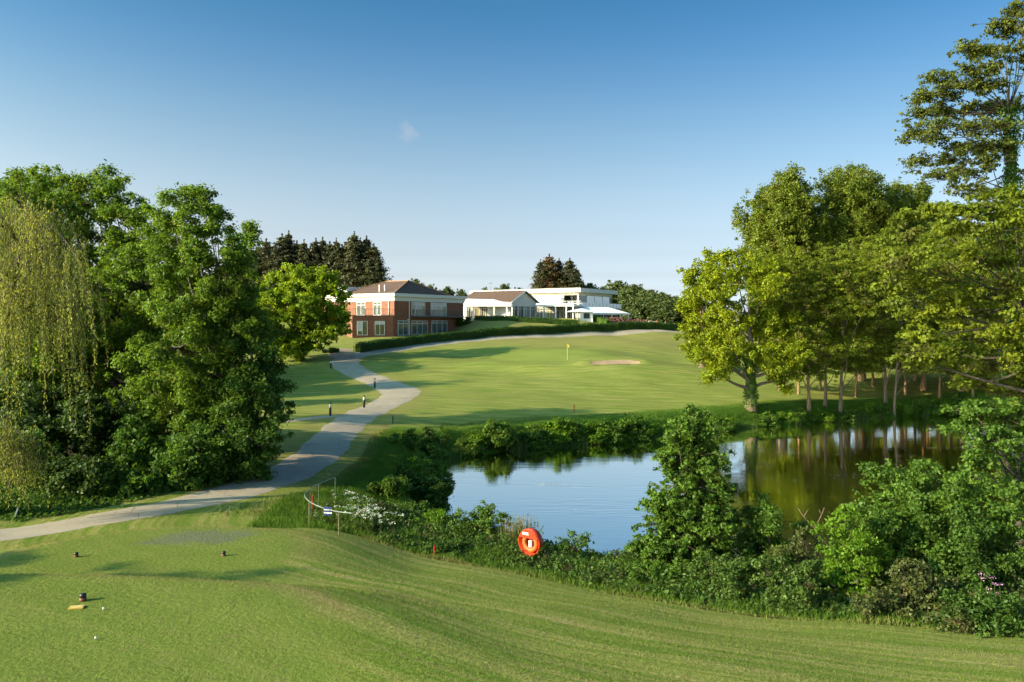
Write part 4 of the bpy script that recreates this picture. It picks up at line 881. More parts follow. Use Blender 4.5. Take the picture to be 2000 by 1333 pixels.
hedge('hedge', 'low trimmed hedge in front of the white pavilion glazing', [(X(928, 149.5), 149.5), (X(1000, 149.5), 149.5), (X(1129, 149.5), 149.5)], .8, .88, LM['hedge'], 2)
hedge('hedge', 'short hedge sloping down beside the white marquee porch', [(X(1160, 155), 155), (X(1187, 152.3), 152.3)], 1.0, 1.15, LM['shrub'], 3)
shrub('bush', 'dark round shrub beside the bare earth track', 648, 113.5, 682, 26, 'dark', 141, n=6, cr=.4, nleaf=50, L=.2, Wd=.12)
shrub('bush', 'dark spreading shrub on the slope by the clubhouse balcony', 893, 145, 620, 44, 'shrubd', 142, n=8, cr=.5, nleaf=60, L=.24, Wd=.15)

# ------------------------------------------------------------------ background trees
def conifer_mesh(Ht, Rb, seed, leaf, L=.62, levels=44, lobey=.25):
    r = np.random.default_rng(seed); Ps, Ns = [], []; P, Rr = [], []
    for i in range(levels):
        t = i / levels; z = Ht * (.04 + .95 * t); nb = int(9 - 4 * t)
        for k in range(nb):
            a = r.uniform(0, 6.283); ln = Rb * (1 - t) ** .62 * r.uniform(.6, 1.15) + .25; m = int(14 + ln * 13)
            s = r.uniform(.15, 1, m); droop = -.18 * ln * s + .22 * ln * s * s
            sp = r.normal(size=(m, 3)) * (.16 + .14 * ln * (1 - s * .5))[:, None] * (1, 1, .5)
            Ps.append(np.c_[ln * s * math.cos(a), ln * s * math.sin(a), z + droop] + sp); Ns.append(unit(np.c_[np.full(m, math.cos(a) * .5), np.full(m, math.sin(a) * .5), np.full(m, .7)] + r.normal(size=(m, 3)) * .5))
            if k < 3: P.append(np.array([[0, 0, z], [ln * .5 * math.cos(a), ln * .5 * math.sin(a), z - .08 * ln], [ln * math.cos(a), ln * math.sin(a), z + .04 * ln]])); Rr.append([.05, .03, .01])
    m = 60; zz = Ht * r.uniform(.9, 1.03, m); Ps.append(np.c_[r.normal(size=(m, 2)) * (.05 + .35 * (1.03 - zz / Ht) * 5)[:, None] * .3, zz]); Ns.append(unit(r.normal(size=(m, 3)) + (0, 0, .3)))
    Pq, Nq = np.concatenate(Ps), np.concatenate(Ns); V = leaf_quads(Pq, Nq, L, L * .42, r)
    P.append(np.array([[0, 0, -.3], [0, 0, Ht * .5], [0, 0, Ht]])); Rr.append([.3, .18, .03]); tv, tq = tubes_np(P, Rr, 5)
    return mesh_np('crown', V, quads_idx(len(V) // 4), mats=[LM[leaf]]), mesh_np('trunk', tv, tq, mats=[BK['dark']], smooth=True)
CM = [conifer_mesh(20, 5.6, 200 + i, 'conifer') for i in range(3)] + [conifer_mesh(20, 7.2, 210, 'conif2')]
def conifer(px, d, top, kind, wide, lab, group, i):
    g = G(px, d, -.2); s = (Z(top, d) - g[2]) / 20.2; root = empty('conifer_tree', g, lab, 'tree', group, i * 1.3); wv = wide * (1 + .16 * math.sin(i * 2.7)); root.scale = (s * wv, s * wv, s * (1 + .03 * math.sin(i * 5.1)))
    link('trunk', CM[kind][1], root); link('crown', CM[kind][0], root)
cl = [(505,480,195),(520,464,190),(537,474,194),(551,462,189),(564,459,191),(580,474,194),(594,468,189),(606,478,193),(617,468,190),(630,471,193),(644,477,190),(657,466,189),(668,476,194),(680,467,190),(692,459,189),(704,472,193),(716,463,190),(730,474,188),(738,500,187),(490,486,190),(472,490,193),(455,500,190)]
for i, (px, top, d) in enumerate(cl):
    lab = 'tall dark brownish conifer in the dense row behind the brick clubhouse' if px < 725 else ('conifer at the open end of the dense row behind the brick clubhouse' if px < 735 else 'shorter outermost conifer closing the row behind the brick clubhouse')
    conifer(px, d, top, i % 3, 1.0, lab, 'conifers in the row behind the brick clubhouse', i)
for i, (px, top, d, k, lab) in enumerate([(1056, 512, 226, 0, 'shorter dark conifer at the outer side of the clump above the white pavilion'), (1073, 502, 228, 3, 'rusty-tinged conifer in the clump above the white pavilion'), (1092, 506, 230, 3, 'broad rusty conifer in the middle of the clump above the white pavilion'), (1113, 503, 227, 1, 'dark green conifer on the shaded side of the clump above the white pavilion'), (1126, 522, 226, 2, 'lowest dark conifer of the clump above the white pavilion')]):
    conifer(px, d, top, k, 1.05, lab, 'conifers above the white pavilion', 30 + i)
g0 = np.array([0, 0, 0.0]); bgA = make_tree('background_tree', 'broad dull green tree behind the terrace, largest of the far group', 'tree', g0, egg(12, 11, .12, 14, 8, .5), .3, LM['far'], BK['dark'], cr=1.1, dens=2.0, nleaf=46, L=.6, Wd=.4, seed=150, group='far trees behind the clubhouse', subs=False)
chB = kids(bgA); bgA.location = G(1205, 222, -.2); bgA.scale = (1.05, 1.05, (Z(547, 222) - G(1205, 222)[2]) / 12.2)
bgs = [(1150, 553, 230, .8, 'pale green tree right beside the conifer clump'), (1180, 560, 228, .8, 'low tree between the pale green tree and the broad dull one'), (1240, 556, 215, .95, 'dull green tree beside the broad one behind the terrace'), (1268, 566, 205, .9, 'dark tree above the heather bank'), (1295, 572, 200, .9, 'dark tree beside the lit yellow-green tree'), (1322, 580, 195, .9, 'dark tree partly behind the yellow-green tree'),
       (1345, 585, 198, .9, 'dark tree behind the yellow-green tree crown'), (812, 545, 240, .62, 'small feathery tree top over the brick clubhouse roof'), (842, 556, 245, .55, 'small tree top right of the roof ridge'), (873, 560, 245, .62, 'rounded tree top over the lower roof end'), (900, 565, 245, .5, 'small rounded tree top at the roof end'), (948, 562, 250, .55, 'small pale tree behind the pavilion roof'),
       (985, 555, 250, .75, 'pale blossoming tree behind the pavilion roof'), (1012, 562, 250, .6, 'small tree between the pale one and the conifer clump'), (930, 570, 255, .5, 'lowest tree top behind the pavilion roof')]
for i, (px, top, d, s, lab) in enumerate(bgs):
    g = G(px, d, -.2); copy_tree(bgA, g, i * 1.9, (s, s, (Z(top, d) - g[2]) / 12.2), lab, 'far trees behind the clubhouse', chB)
# trees screening the slope left of the maple, and unseen trees added to cast shade
bgL = [(468, 560, 134, .95, 'green tree behind the wooded bank, beside the maple'), (430, 545, 130, .9, 'green tree behind the forked tree'), (500, 600, 142, .8, 'small tree between the maple and the conifers'), (390, 540, 126, 1.0, 'tree far behind the wooded bank'), (330, 520, 95, 1.0, 'tree hidden behind the tall spreading tree'), (250, 500, 90, 1.0, 'tree beyond the tall spreading tree')]
mA = make_tree('slope_tree', 'full green tree on the slope behind the wooded bank', 'tree', g0, egg(13, 10, .15, 13, 9, .5), .3, LM['mid'], BK['dark'], cr=.95, dens=2.0, nleaf=60, L=.4, Wd=.26, seed=151, group='trees on the slope behind the wooded bank', subs=False)
chM = kids(mA); mA.location = G(150, 85, -.2)
for i, (px, top, d, s, lab) in enumerate(bgL):
    g = G(px, d, -.2); copy_tree(mA, g, i * 2.3, (s, s, (Z(top, d) - g[2]) / 13), lab, 'trees on the slope behind the wooded bank', chM)
for i, (xx, yy, s) in enumerate([(-62, 78, 1.0), (-75, 92, 1.1), (-70, 112, 1.0), (-58, 60, .9), (-90, 105, 1.2), (-33, 3, .74), (-34, 9.5, .8), (-37, 13, .72), (-55, 72, 1.6), (-48, 60, 1.2)]):
    copy_tree(mA, (xx, yy, H(xx, yy) - .2), i * 2.9, (s, s, s), 'unseen tree added off to the left to cast shade over the grass', 'trees on the slope behind the wooded bank', chM)

# ------------------------------------------------------------------ buildings
def brick_mat():
    m, nt, out = new_mat('red_brick'); co = objco(nt); b = N(nt, 'ShaderNodeBsdfPrincipled')
    # wall-aligned coordinates: along the wall is close to x+y, up is z
    sx = N(nt, 'ShaderNodeSeparateXYZ'); nt.links.new(co, sx.inputs[0]); cb = N(nt, 'ShaderNodeCombineXYZ')
    nt.links.new(math_(nt, 'ADD', sx.outputs[0], sx.outputs[1]), cb.inputs[0]); nt.links.new(sx.outputs[2], cb.inputs[1])
    br = N(nt, 'ShaderNodeTexBrick'); br.inputs['Scale'].default_value = 1; br.inputs['Brick Width'].default_value = .32; br.inputs['Row Height'].default_value = .11; br.inputs['Mortar Size'].default_value = .012
    br.inputs['Color1'].default_value = (.33, .11, .05, 1); br.inputs['Color2'].default_value = (.22, .085, .052, 1); br.inputs['Mortar'].default_value = (.19, .105, .075, 1)
    nt.links.new(cb.outputs[0], br.inputs['Vector'])
    c = mixc(nt, 1.0, br.outputs['Color'], ramp(nt, noise(nt, co, .8, 4), [(.3, (.85, .85, .85)), (.7, (1.12, 1.1, 1.08))]), 'MULTIPLY')
    nt.links.new(c, b.inputs[0]); b.inputs['Roughness'].default_value = .85; nt.links.new(b.outputs[0], out.inputs[0]); return m
def tile_mat():
    m, nt, out = new_mat('roof_tiles'); co = objco(nt); b = N(nt, 'ShaderNodeBsdfPrincipled')
    w = math_(nt, 'SINE', math_(nt, 'MULTIPLY', N_sep(nt, co, 2), 34.0))
    c = ramp(nt, noise(nt, co, 1.5, 5), [(.3, (.08, .046, .034)), (.7, (.125, .07, .048))])
    c = mixc(nt, math_(nt, 'MULTIPLY', ramp_f(nt, w, .3, 1), .35), c, (.08, .055, .04))
    nt.links.new(c, b.inputs[0]); b.inputs['Roughness'].default_value = .8; nt.links.new(b.outputs[0], out.inputs[0]); return m
def glass_mat(name, col=(.03, .035, .03), tint=(.9, .95, .95), base=.09):
    m, nt, out = new_mat(name); co = objco(nt)
    d = N(nt, 'ShaderNodeBsdfPrincipled'); d.inputs['Roughness'].default_value = .5
    nt.links.new(ramp(nt, noise(nt, scaled(nt, co, (1.4, 1.4, .35)), 1.6, 4, .6), [(.35, col), (.65, tuple(c * 2.2 + .01 for c in col))]), d.inputs[0])
    g = N(nt, 'ShaderNodeBsdfGlossy'); g.inputs[0].default_value = (*tint, 1); g.inputs['Roughness'].default_value = .02
    mx = N(nt, 'ShaderNodeMixShader'); mx.inputs[0].default_value = base; nt.links.new(d.outputs[0], mx.inputs[1]); nt.links.new(g.outputs[0], mx.inputs[2]); nt.links.new(mx.outputs[0], out.inputs[0]); return m
BR = brick_mat(); TL = tile_mat()
WH = plain('white_render', (.72, .71, .68), .6, var=.04, scale=.6); CR = plain('cream_render', (.7, .62, .5), .7, var=.05)
UP = plain('white_upvc', (.8, .8, .79), .4, var=.03); GR = plain('grey_metal', (.12, .12, .12), .5, var=.1); PIPE = plain('white_pipe', (.78, .78, .76), .45, var=.03)
RT = plain('ridge_tiles', (.36, .19, .1), .8); FELT = plain('flat_roof_felt', (.3, .3, .3), .9)
GL = glass_mat('window_glass'); GLW = glass_mat('window_glass_warm', (.1, .085, .03), base=.12); GLB = glass_mat('balcony_glass', (.12, .16, .16), base=.3)
BLIND = plain('window_blind', (.66, .66, .6), .8); CURT = plain('curtain', (.5, .42, .22), .85, var=.2)
MARQ = plain('marquee_canvas', (.82, .83, .84), .55, var=.03)
uL = np.array([-.835, .55]); uR = np.array([.55, .835]); nL = -uR; nR = -uL * np.array([1, 1])  # outward normals of the two faces
nL = np.array([-.55, -.835]); nR = np.array([.835, -.55])

def solve(o, u, px):  # how far along a wall a photo column falls
    k = (px - 1000) / F; return (k * o[1] - o[0]) / (u[0] - k * u[1])
def window(root, o, u, n, s0, s1, z0, z1, bars=2, transom=None, glass=None, off=.0, frame=None, fw=.07, inner=None):
    """a framed window: frame mesh with its pane as sub-part"""
    f = MB(); t0, t1 = off, off + .07
    f.obox(o, u, n, s0, s1, t0, t1, z0, z0 + fw); f.obox(o, u, n, s0, s1, t0, t1, z1 - fw, z1)
    zs = (z0 + fw, z1 - fw)
    f.obox(o, u, n, s0, s0 + fw, t0, t1, *zs); f.obox(o, u, n, s1 - fw, s1, t0, t1, *zs)
    for k in range(1, bars):
        c = s0 + (s1 - s0) * k / bars; f.obox(o, u, n, c - fw * .5, c + fw * .5, t0, t1 - .004, *zs)
    if transom:
        zt = z0 + (z1 - z0) * transom; edges = [s0 + fw] + [s0 + (s1 - s0) * k / bars for k in range(1, bars)] + [s1 - fw]
        for k in range(len(edges) - 1):
            a = edges[k] + (fw * .5 if k else 0); c = edges[k + 1] - (fw * .5 if k < len(edges) - 2 else 0); f.obox(o, u, n, a, c, t0, t1 - .008, zt - fw * .5, zt + fw * .5)
    w = f.build('window', frame or UP, root)
    p = MB().obox(o, u, n, s0 + fw * .5, s1 - fw * .5, off + .005, off + .03, z0 + fw * .5, z1 - fw * .5); p.build('pane', glass or GL, w)
    if inner:
        mat, a, c, za, zb, nm = inner; MB().obox(o, u, n, s0 + (s1 - s0) * a, s0 + (s1 - s0) * c, off + .031, off + .036, z0 + (z1 - z0) * za, z0 + (z1 - z0) * zb).build(nm, mat, w)
    return w
def railing_part(root, o, u, n, s0, s1, nn, z0, z1, mat, step=.25, name='railing'):
    f = MB(); f.obox(o, u, n, s0, s1, nn - .025, nn + .025, z1 - .05, z1); f.obox(o, u, n, s0, s1, nn - .02, nn + .02, z0 + .08, z0 + .11)
    k = int((s1 - s0) / step)
    for i in range(k + 1):
        a = s0 + (s1 - s0 - .05) * i / k; f.obox(o, u, n, a, a + (.05 if i % 6 == 0 else .022), nn - .012, nn + .012, z0, z1 - .05)
    return f.build(name, mat, root)

def clubhouse():
    C = np.array([X(770, 130), 130.0]); root = empty('brick_clubhouse', (C[0], C[1], -2.1), 'two-storey red brick clubhouse with a brown hipped roof and white fascia', 'building')
    LL, RR = 16.0, 18.6; zg, zf, zb, zt = -2.6, 1.2, 3.64, 4.89
    root_m = Matrix.Translation((-C[0], -C[1], 2.1))
    made = []
    # ground floor: right wing, and the block under the terrace facing the camera
    w = MB(); T = 6.7; uG = np.array([-.914, -.406]); nG = np.array([.406, -.914]); T = solve(C, uG, 688)
    # right wall as two storeys, left upper wall, ground block front and its side
    w.obox(C, uR, nR, 0, RR, -.3, 0, zg, zb); w.obox(C, uL, nL, .3, LL, -.3, 0, zf + .1, zb)
    w.obox(C + uR * RR, uL, uR, .0, LL, -.3, 0, zg, zb); w.obox(C + uL * LL, uR, uL, .3, RR - .3, -.3, 0, zg, zb)
    w.obox(C, uG, nG, .12, T, -.3, 0, zg, zf); E_ = C + uG * T; w.obox(E_, np.array([-.406, .914]), np.array([-.914, -.406]), .3, 15, -.3, 0, zg, zf)
    made.append(w.build('wall', BR, root))
    # terrace deck over the ground block
    D2 = E_ + np.array([-.406, .914]) * 15; pl = [C - uL * .0, C + uL * LL, D2, E_]
    dk = MB(); top = [(p[0], p[1], zf + .1) for p in (C + nL * .02, E_ + np.array([-.914, -.406]) * .1 + nG * .1, D2, C + uL * LL + nL * .02)]; dk.poly(top); dk.poly([(a, b_, zf + .002) for a, b_, c in top][::-1])
    for i in range(4):
        a, b_ = top[i], top[(i + 1) % 4]; dk.poly([(a[0], a[1], zf + .002), (b_[0], b_[1], zf + .002), b_, a])
    made.append(dk.build('terrace_deck', GR, root))
    made.append(railing_part(root, C, uG, nG, .2, T, .02, zf + .1, zf + 1.15, GR))
    # white bands: lower band flush, upper fascia overhanging
    for nm, z0, z1, pr in (('frieze', zb, zb + .58, .12), ('soffit', zb + .58, zb + .72, .04), ('fascia', zb + .72, zt, .45)):
        f = MB(); f.obox(C, uR, nR, -pr, RR + pr, -.3, pr, z0, z1); f.obox(C, uL, nL, .3, LL + pr, -.3, pr, z0, z1); f.obox(C + uR * RR, uL, uR, .3, LL, -.3, pr, z0, z1)
        made.append(f.build(nm, WH if nm != 'soffit' else CR, root))
    f = MB(); q4 = [C + uR * .05 + uL * .05, C + uR * (RR - .05) + uL * .05, C + uR * (RR - .05) + uL * (LL - .05), C + uR * .05 + uL * (LL - .05)]; f.poly([(p[0], p[1], zt - .05) for p in q4]); made.append(f.build('flat_roof', FELT, root))
    # hipped roof
    i0 = 1.7; zr = 7.45; a = [C + uR * i0 + uL * i0, C + uR * (RR - .8) + uL * i0, C + uR * (RR - .8) + uL * (LL - i0), C + uR * i0 + uL * (LL - i0)]
    mid = C + uR * (RR + .4) / 2; r0 = mid + uL * 5.2; r1 = mid + uL * 10.4
    A = [(p[0], p[1], zt - .02) for p in a]; R0, R1 = (*r0, zr), (*r1, zr)
    f = MB(); f.poly([A[0], A[1], R0]); f.poly([A[1], A[2], R1, R0]); f.poly([A[2], A[3], R1]); f.poly([A[3], A[0], R0, R1]); made.append(f.build('roof', TL, root))
    rf = made[-1]; f = MB()
    for p, q_ in ((A[0], R0), (A[3], R1), (A[1], R0), (R0, R1)): f.tube([np.array(p) + (0, 0, .03), np.array(q_) + (0, 0, .05)], .1, 6)
    f.build('ridge', RT, rf)
    f = MB(); c0 = C + uR * 3.0 + uL * 6.0; 
    for k, dx in enumerate((0, .9)): f.tube([(c0[0] + dx, c0[1], 5.2), (c0[0] + dx, c0[1], 6.5)], .09, 8)
    f.build('vent_pipe', PIPE, rf)
    f = MB(); c0 = C + uL * 13.6 + uR * 3; f.obox(c0, uL, uR, 0, 2.2, 0, 4, zt, zt + 1.5); made.append(f.build('plant_box', WH, root))
    # windows, upper left face
    for pa, pb in ((697, 714), (729, 745)):
        s0, s1 = solve(C, uL, pb), solve(C, uL, pa); window(root, C, uL, nL, s0, s1, zf + .12, zb - .12, 2, .78, GL)
    # ground block windows with blinds
    for k, (pa, pb) in enumerate(((697.5, 718), (732, 751.5))):
        s0, s1 = solve(C, uG, pb), solve(C, uG, pa); window(root, C, uG, nG, s0, s1, Z(655, 129), Z(627.5, 129), 2, None, GLW, inner=(BLIND, .03, .97, .75, .97, 'blind') if k else (BLIND, .5, .97, .28, .97, 'blind'))
    # right face
    for pa, pb, z0, z1, nb, tr in ((803.5, 830, zf + .12, zb - .1, 4, .8), (841, 872, zf + .12, zb - .1, 4, .8), (777, 797, -1.95, .45, 2, .8), (803.5, 835, -1.85, .45, 3, .8), (842.5, 873, -1.7, .48, 3, .8)):
        s0, s1 = solve(C, uR, pa), solve(C, uR, pb); window(root, C, uR, nR, s0, s1, z0, z1, nb, tr, GLW if z0 > 0 else GL, inner=(CURT, .0 + .76, .96, .04, .72, 'curtain') if z0 > 0 else None)
    s = solve(C, uR, 798.5); f = MB(); f.tube([(*(C + uR * s + nR * .1), -2.2), (*(C + uR * s + nR * .1), zb + .1)], .07, 8); f.build('downpipe', PIPE, root)
    s = solve(C, uL, 760); f = MB(); f.tube([(*(C + uL * s + nL * .1), zf + .1), (*(C + uL * s + nL * .1), zb + .1)], .07, 8); f.build('downpipe', PIPE, root)
    # balcony on the right face
    s0, s1 = solve(C, uR, 800.5), RR + 1.2; f = MB(); f.obox(C, uR, nR, s0 + .2, s1, .002, 1.25, zf - .16, zf); made.append(f.build('balcony', GR, root))
    railing_part(root, C, uR, nR, s0 + .2, s1, 1.22, zf, zf + 1.05, GR)
    f = MB(); f.box((*(C + uR * 3.4 + nR * .12), .62), (.16, .1, .1)); f.build('wall_lamp', UP, root)
    for o in kids(root): o.matrix_parent_inverse = root_m
clubhouse()

def pavilion():
    D = np.array([X(1023, 155), 155.0]); root = empty('white_pavilion', (D[0], D[1], .45), 'low white pavilion with a brown tiled gable roof and colonnade', 'building')
    hw = 4.5; zg, ze, zp = .0, 4.15, 6.2; Ln = 12.0
    a0 = D - uR * hw; a1 = D + uR * hw
    # gable front (faces nR), side walls
    f = MB(); n = nR
    def pv(p, z): return (p[0], p[1], z)
    f.obox(a0, uR, n, 0, 2 * hw, -.25, 0, 3.35, ze)                       # band over the glazing
    i = n * -.25
    f.add([pv(a0, ze), pv(a1, ze), pv(D, zp), pv(a0 + i, ze), pv(a1 + i, ze), pv(D + i, zp)], [(0, 1, 2), (5, 4, 3), (1, 4, 5, 2), (0, 2, 5, 3)])
    f.obox(a0, uL, -uR, .25, Ln, -.25, 0, zg, ze); f.obox(a1, uL, uR, .25, Ln, -.25, 0, zg, ze); f.obox(D + uL * Ln, uR, uL, -hw, hw, -.25, 0, zg, ze)
    f.build('wall', WH, root)
    r = MB(); ov = .5; g0, g1 = D + n * ov, D + uL * Ln; e0, e1 = D - uR * (hw + .5), D + uR * (hw + .5); dz = .45
    th = .16
    for e in (e0, e1):
        A = [(g0, zp + .18), (e + n * ov, ze - dz * .3 + .12), (e + uL * Ln, ze - dz * .3 + .12), (g1, zp + .18)]
        r.add([pv(p, z) for p, z in A] + [pv(p, z - th) for p, z in A], [(0, 1, 2, 3), (7, 6, 5, 4), (0, 4, 5, 1), (1, 5, 6, 2), (2, 6, 7, 3)])
    r.build('roof', TL, root)
    b = MB()
    for e in (e0, e1):
        p0, p1 = g0 + n * .05, e + n * (ov + .05); b.tube([pv(p0, zp + .06), pv(p1, ze - dz * .3 + .02)], .13, 4)
    b.build('bargeboard', WH, root)
    for k in range(4):
        s0 = .15 + k * (2 * hw - .3) / 4; window(root, a0, uR, n, s0 + .16, s0 + (2 * hw - .3) / 4 - .02, .55, 3.33, 2, .8, GLB if k > 1 else GL, off=-.1)
    for k in range(5):
        c = MB(); s0 = k * (2 * hw - .3) / 4; c.obox(a0, uR, n, s0 + .02, s0 + .28, .0, .22, .3, 3.35); c.build('column', WH, root)
    # front canopy to the left of the gable, running back to the clubhouse
    K = D - uR * hw + n * .3; u2 = unit(np.array([X(906, 152) - K[0], 152.5 - K[1]])); n2 = np.array([u2[1], -u2[0]]) * (1 if u2[1] * 0 - u2[0] * -1 < 0 else 1)
    n2 = np.array([-u2[1], u2[0]]);  n2 = n2 if n2[1] < 0 else -n2
    Lc = solve(K, u2, 906)
    f = MB(); A = [(K + n2 * 1.0, 3.75), (K + u2 * Lc + n2 * 1.0, 3.55), (K + u2 * Lc - n2 * 2.4, 4.75), (K - n2 * 2.4, 4.5)]
    f.add([pv(p, z) for p, z in A] + [pv(p, z - .14) for p, z in A], [(0, 1, 2, 3), (7, 6, 5, 4), (0, 4, 5, 1), (1, 5, 6, 2), (2, 6, 7, 3), (3, 7, 4, 0)])
    f.build('canopy', MARQ, root)
    f = MB(); f.obox(K, u2, n2, 0, Lc, .86, .98, 3.15, 3.56); f.build('fascia', WH, root)
    for px in (922, 965, 990, 1000):
        s = solve(K + n2 * .7, u2, px); c = MB(); c.obox(K, u2, n2, s - .14, s + .14, .58, .84, .2, 3.5); c.build('column', WH, root)
    f = MB(); f.obox(K, u2, n2, .2, Lc, -2.6, -2.4, .2, 4.3); f.build('back_wall', plain('pavilion_wall', (.22, .15, .11), .8), root)
    for k in range(7):
        a = .5 + k * (Lc - .6) / 7; window(root, K, u2, n2, a, a + (Lc - .6) / 7 - .25, .5, 3.0, 2, None, GLW if k % 2 else GL, off=-2.4, inner=(CURT, .05, .3, .05, .95, 'curtain'))
    # flat link to the right of the gable
    K2 = D + uR * (hw + .3) + n * .2; u3 = unit(np.array([X(1124, 155) - K2[0], 155.5 - K2[1]])); n3 = np.array([u3[1], -u3[0]]); L3 = solve(K2, u3, 1124)
    f = MB(); f.obox(K2, u3, n3, 0, L3, -4.5, 1.0, 3.3, 3.62); f.build('canopy', WH, root)
    f = MB(); f.obox(K2, u3, n3, -3, L3, -4.4, -4.2, .2, 3.3); f.build('back_wall', plain('link_wall', (.2, .17, .13), .8), root)
    for k in range(-1, 5):
        a = .2 + k * (L3 - .4) / 5; window(root, K2, u3, n3, a, a + (L3 - .4) / 5 - .2, .5, 3.1, 2, .8, GL if k % 2 else GLW, off=-4.2)
    for px in (1062, 1085, 1106, 1119):
        s = solve(K2 + n3 * .8, u3, px); c = MB(); c.obox(K2, u3, n3, s - .1, s + .1, .6, .84, .2, 3.3); c.build('column', WH, root)
    f = MB(); f.obox(K2, u3, n3, .5, L3 * .95, -4.0, -3.96, 3.9, 4.0); f.obox(K2, u3, n3, .5, L3 * .95, -4.0, -3.96, 4.4, 4.46)
    for k in range(12): f.obox(K2, u3, n3, .5 + k * L3 * .078, .54 + k * L3 * .078, -4.0, -3.96, 3.62, 4.46)
    f.build('roof_railing', UP, root)
    for o in kids(root): o.matrix_parent_inverse = Matrix.Translation((-D[0], -D[1], -.45))
pavilion()

def terrace_block():
    C = np.array([X(1130, 165), 165.0]); root = empty('terrace_building', (C[0], C[1], .5), 'modern white flat-roofed block with a glazed corner and balcony', 'building')
    LL, RR = 27, 15.0; z0, zb, zs, zt = .2, 3.3, 6.4, 7.2
    f = MB(); s1 = solve(C, uL, 1101)
    f.obox(C, uL, nL, s1, LL, -.3, 0, zb, zs - .0); f.obox(C, uL, nL, 0, LL, -.35, -.05, z0, zb - .004); f.obox(C, uR, nR, .35, RR, -.35, -.05, z0, zb - .004)
    f.obox(C + uR * RR, uL, uR, .0, LL, -.3, 0, z0, zs); f.obox(C + uL * LL, uR, uL, .3, RR - .3, -.3, 0, z0, zs)
    f.obox(C, uL, nL, .4, s1, -3.2, -3.0, zb, zs - .5)
    f.build('wall', WH, root)
    f = MB(); f.obox(C, uL, nL, .3, LL, -.3, .04, zs - .55, zs); f.obox(C, uR, nR, -.04, RR, -.3, .04, zs - .55, zs); f.build('header', CR, root)
    f = MB(); ov = 1.0; pts = [C + nL * ov + nR * ov, C + uR * RR + nR * ov + uR * 1.2, C + uR * RR + uL * LL + uR * 1.2, C + uL * LL + nL * ov]
    A = [(p[0], p[1]) for p in pts]; f.add([(*p, zs + .004) for p in A] + [(*p, zt) for p in A], [(3, 2, 1, 0), (4, 5, 6, 7)] + [(i, (i + 1) % 4, 4 + (i + 1) % 4, 4 + i) for i in range(4)]); f.build('roof', WH, root)
    f = MB(); f.add([(*(np.array(p) * .0 + np.array(p)), zt + .03) for p in A] + [(*p, zt + .12) for p in A], [(3, 2, 1, 0), (4, 5, 6, 7)] + [(i, (i + 1) % 4, 4 + (i + 1) % 4, 4 + i) for i in range(4)]); f.build('roof_edge', GR, root)
    f = MB(); f.obox(C, uL, nL, 0, .3, -.3, 0, zb, zs - .55); f.obox(C, uR, nR, RR - .3, RR - .02, -.3, 0, zb, zs - .55); f.build('column', WH, root)
    window(root, C, uL, nL, .6, s1 - .5, zb + .05, zs - .6, 3, None, GL, off=-2.98)
    for k in range(4):
        a = .32 + k * (RR - .7) / 4; window(root, C, uR, nR, a, a + (RR - .7) / 4 - .03, zb + .05, zs - .57, 2 if k == 0 else 1, None, GLB if k else GL, off=-.2)
    f = MB(); f.obox(C, uR, nR, -1.4, RR + 2.2, -.04, 1.5, zb - .2, zb); f.obox(C, uL, nL, -.04, s1 + .2, -.04, 1.4, zb - .2, zb - .004); f.build('balcony', WH, root)
    f = MB(); f.obox(C, uR, nR, -1.3, RR + 2.1, 1.42, 1.45, zb, zb + .95); f.build('balustrade', GLB, root)
    for k in range(12): MB().obox(C, uR, nR, -1.3 + k * 1.6, -1.25 + k * 1.6, 1.46, 1.5, zb, zb + 1.0).build('balustrade_post', UP, root)
    f = MB(); s = solve(C, uL, 1098); f.obox(C, uL, nL, s - .4, s + .3, .002, .06, zb + .1, zb + 2.1); f.build('door', GR, root)
    for o in kids(root): o.matrix_parent_inverse = Matrix.Translation((-C[0], -C[1], -.5))
    # two white chairs on the balcony
    for k, (px, lab) in enumerate(((1113.5, 'white chair on the balcony nearer the dark door'), (1119.5, 'white chair on the balcony nearer the corner column'))):
        s = solve(C + nL * .6, uL, px); p = C + uL * s + nL * .6; t = empty('terrace_chair', (p[0], p[1], zb), lab, 'chair', 'white chairs on the terrace balcony', 2.2)
        MB().box((0, 0, .45), (.26, .26, .04)).build('seat', UP, t, bevel=.01); MB().box((0, .26, .75), (.26, .03, .28)).build('backrest', UP, t, bevel=.01)
        for sx in (-1, 1):
            for sy in (-1, 1): MB().tube([(sx * .22, sy * .22, 0), (sx * .22, sy * .22, .42)], .02, 6).build('leg', UP, t)
terrace_block()

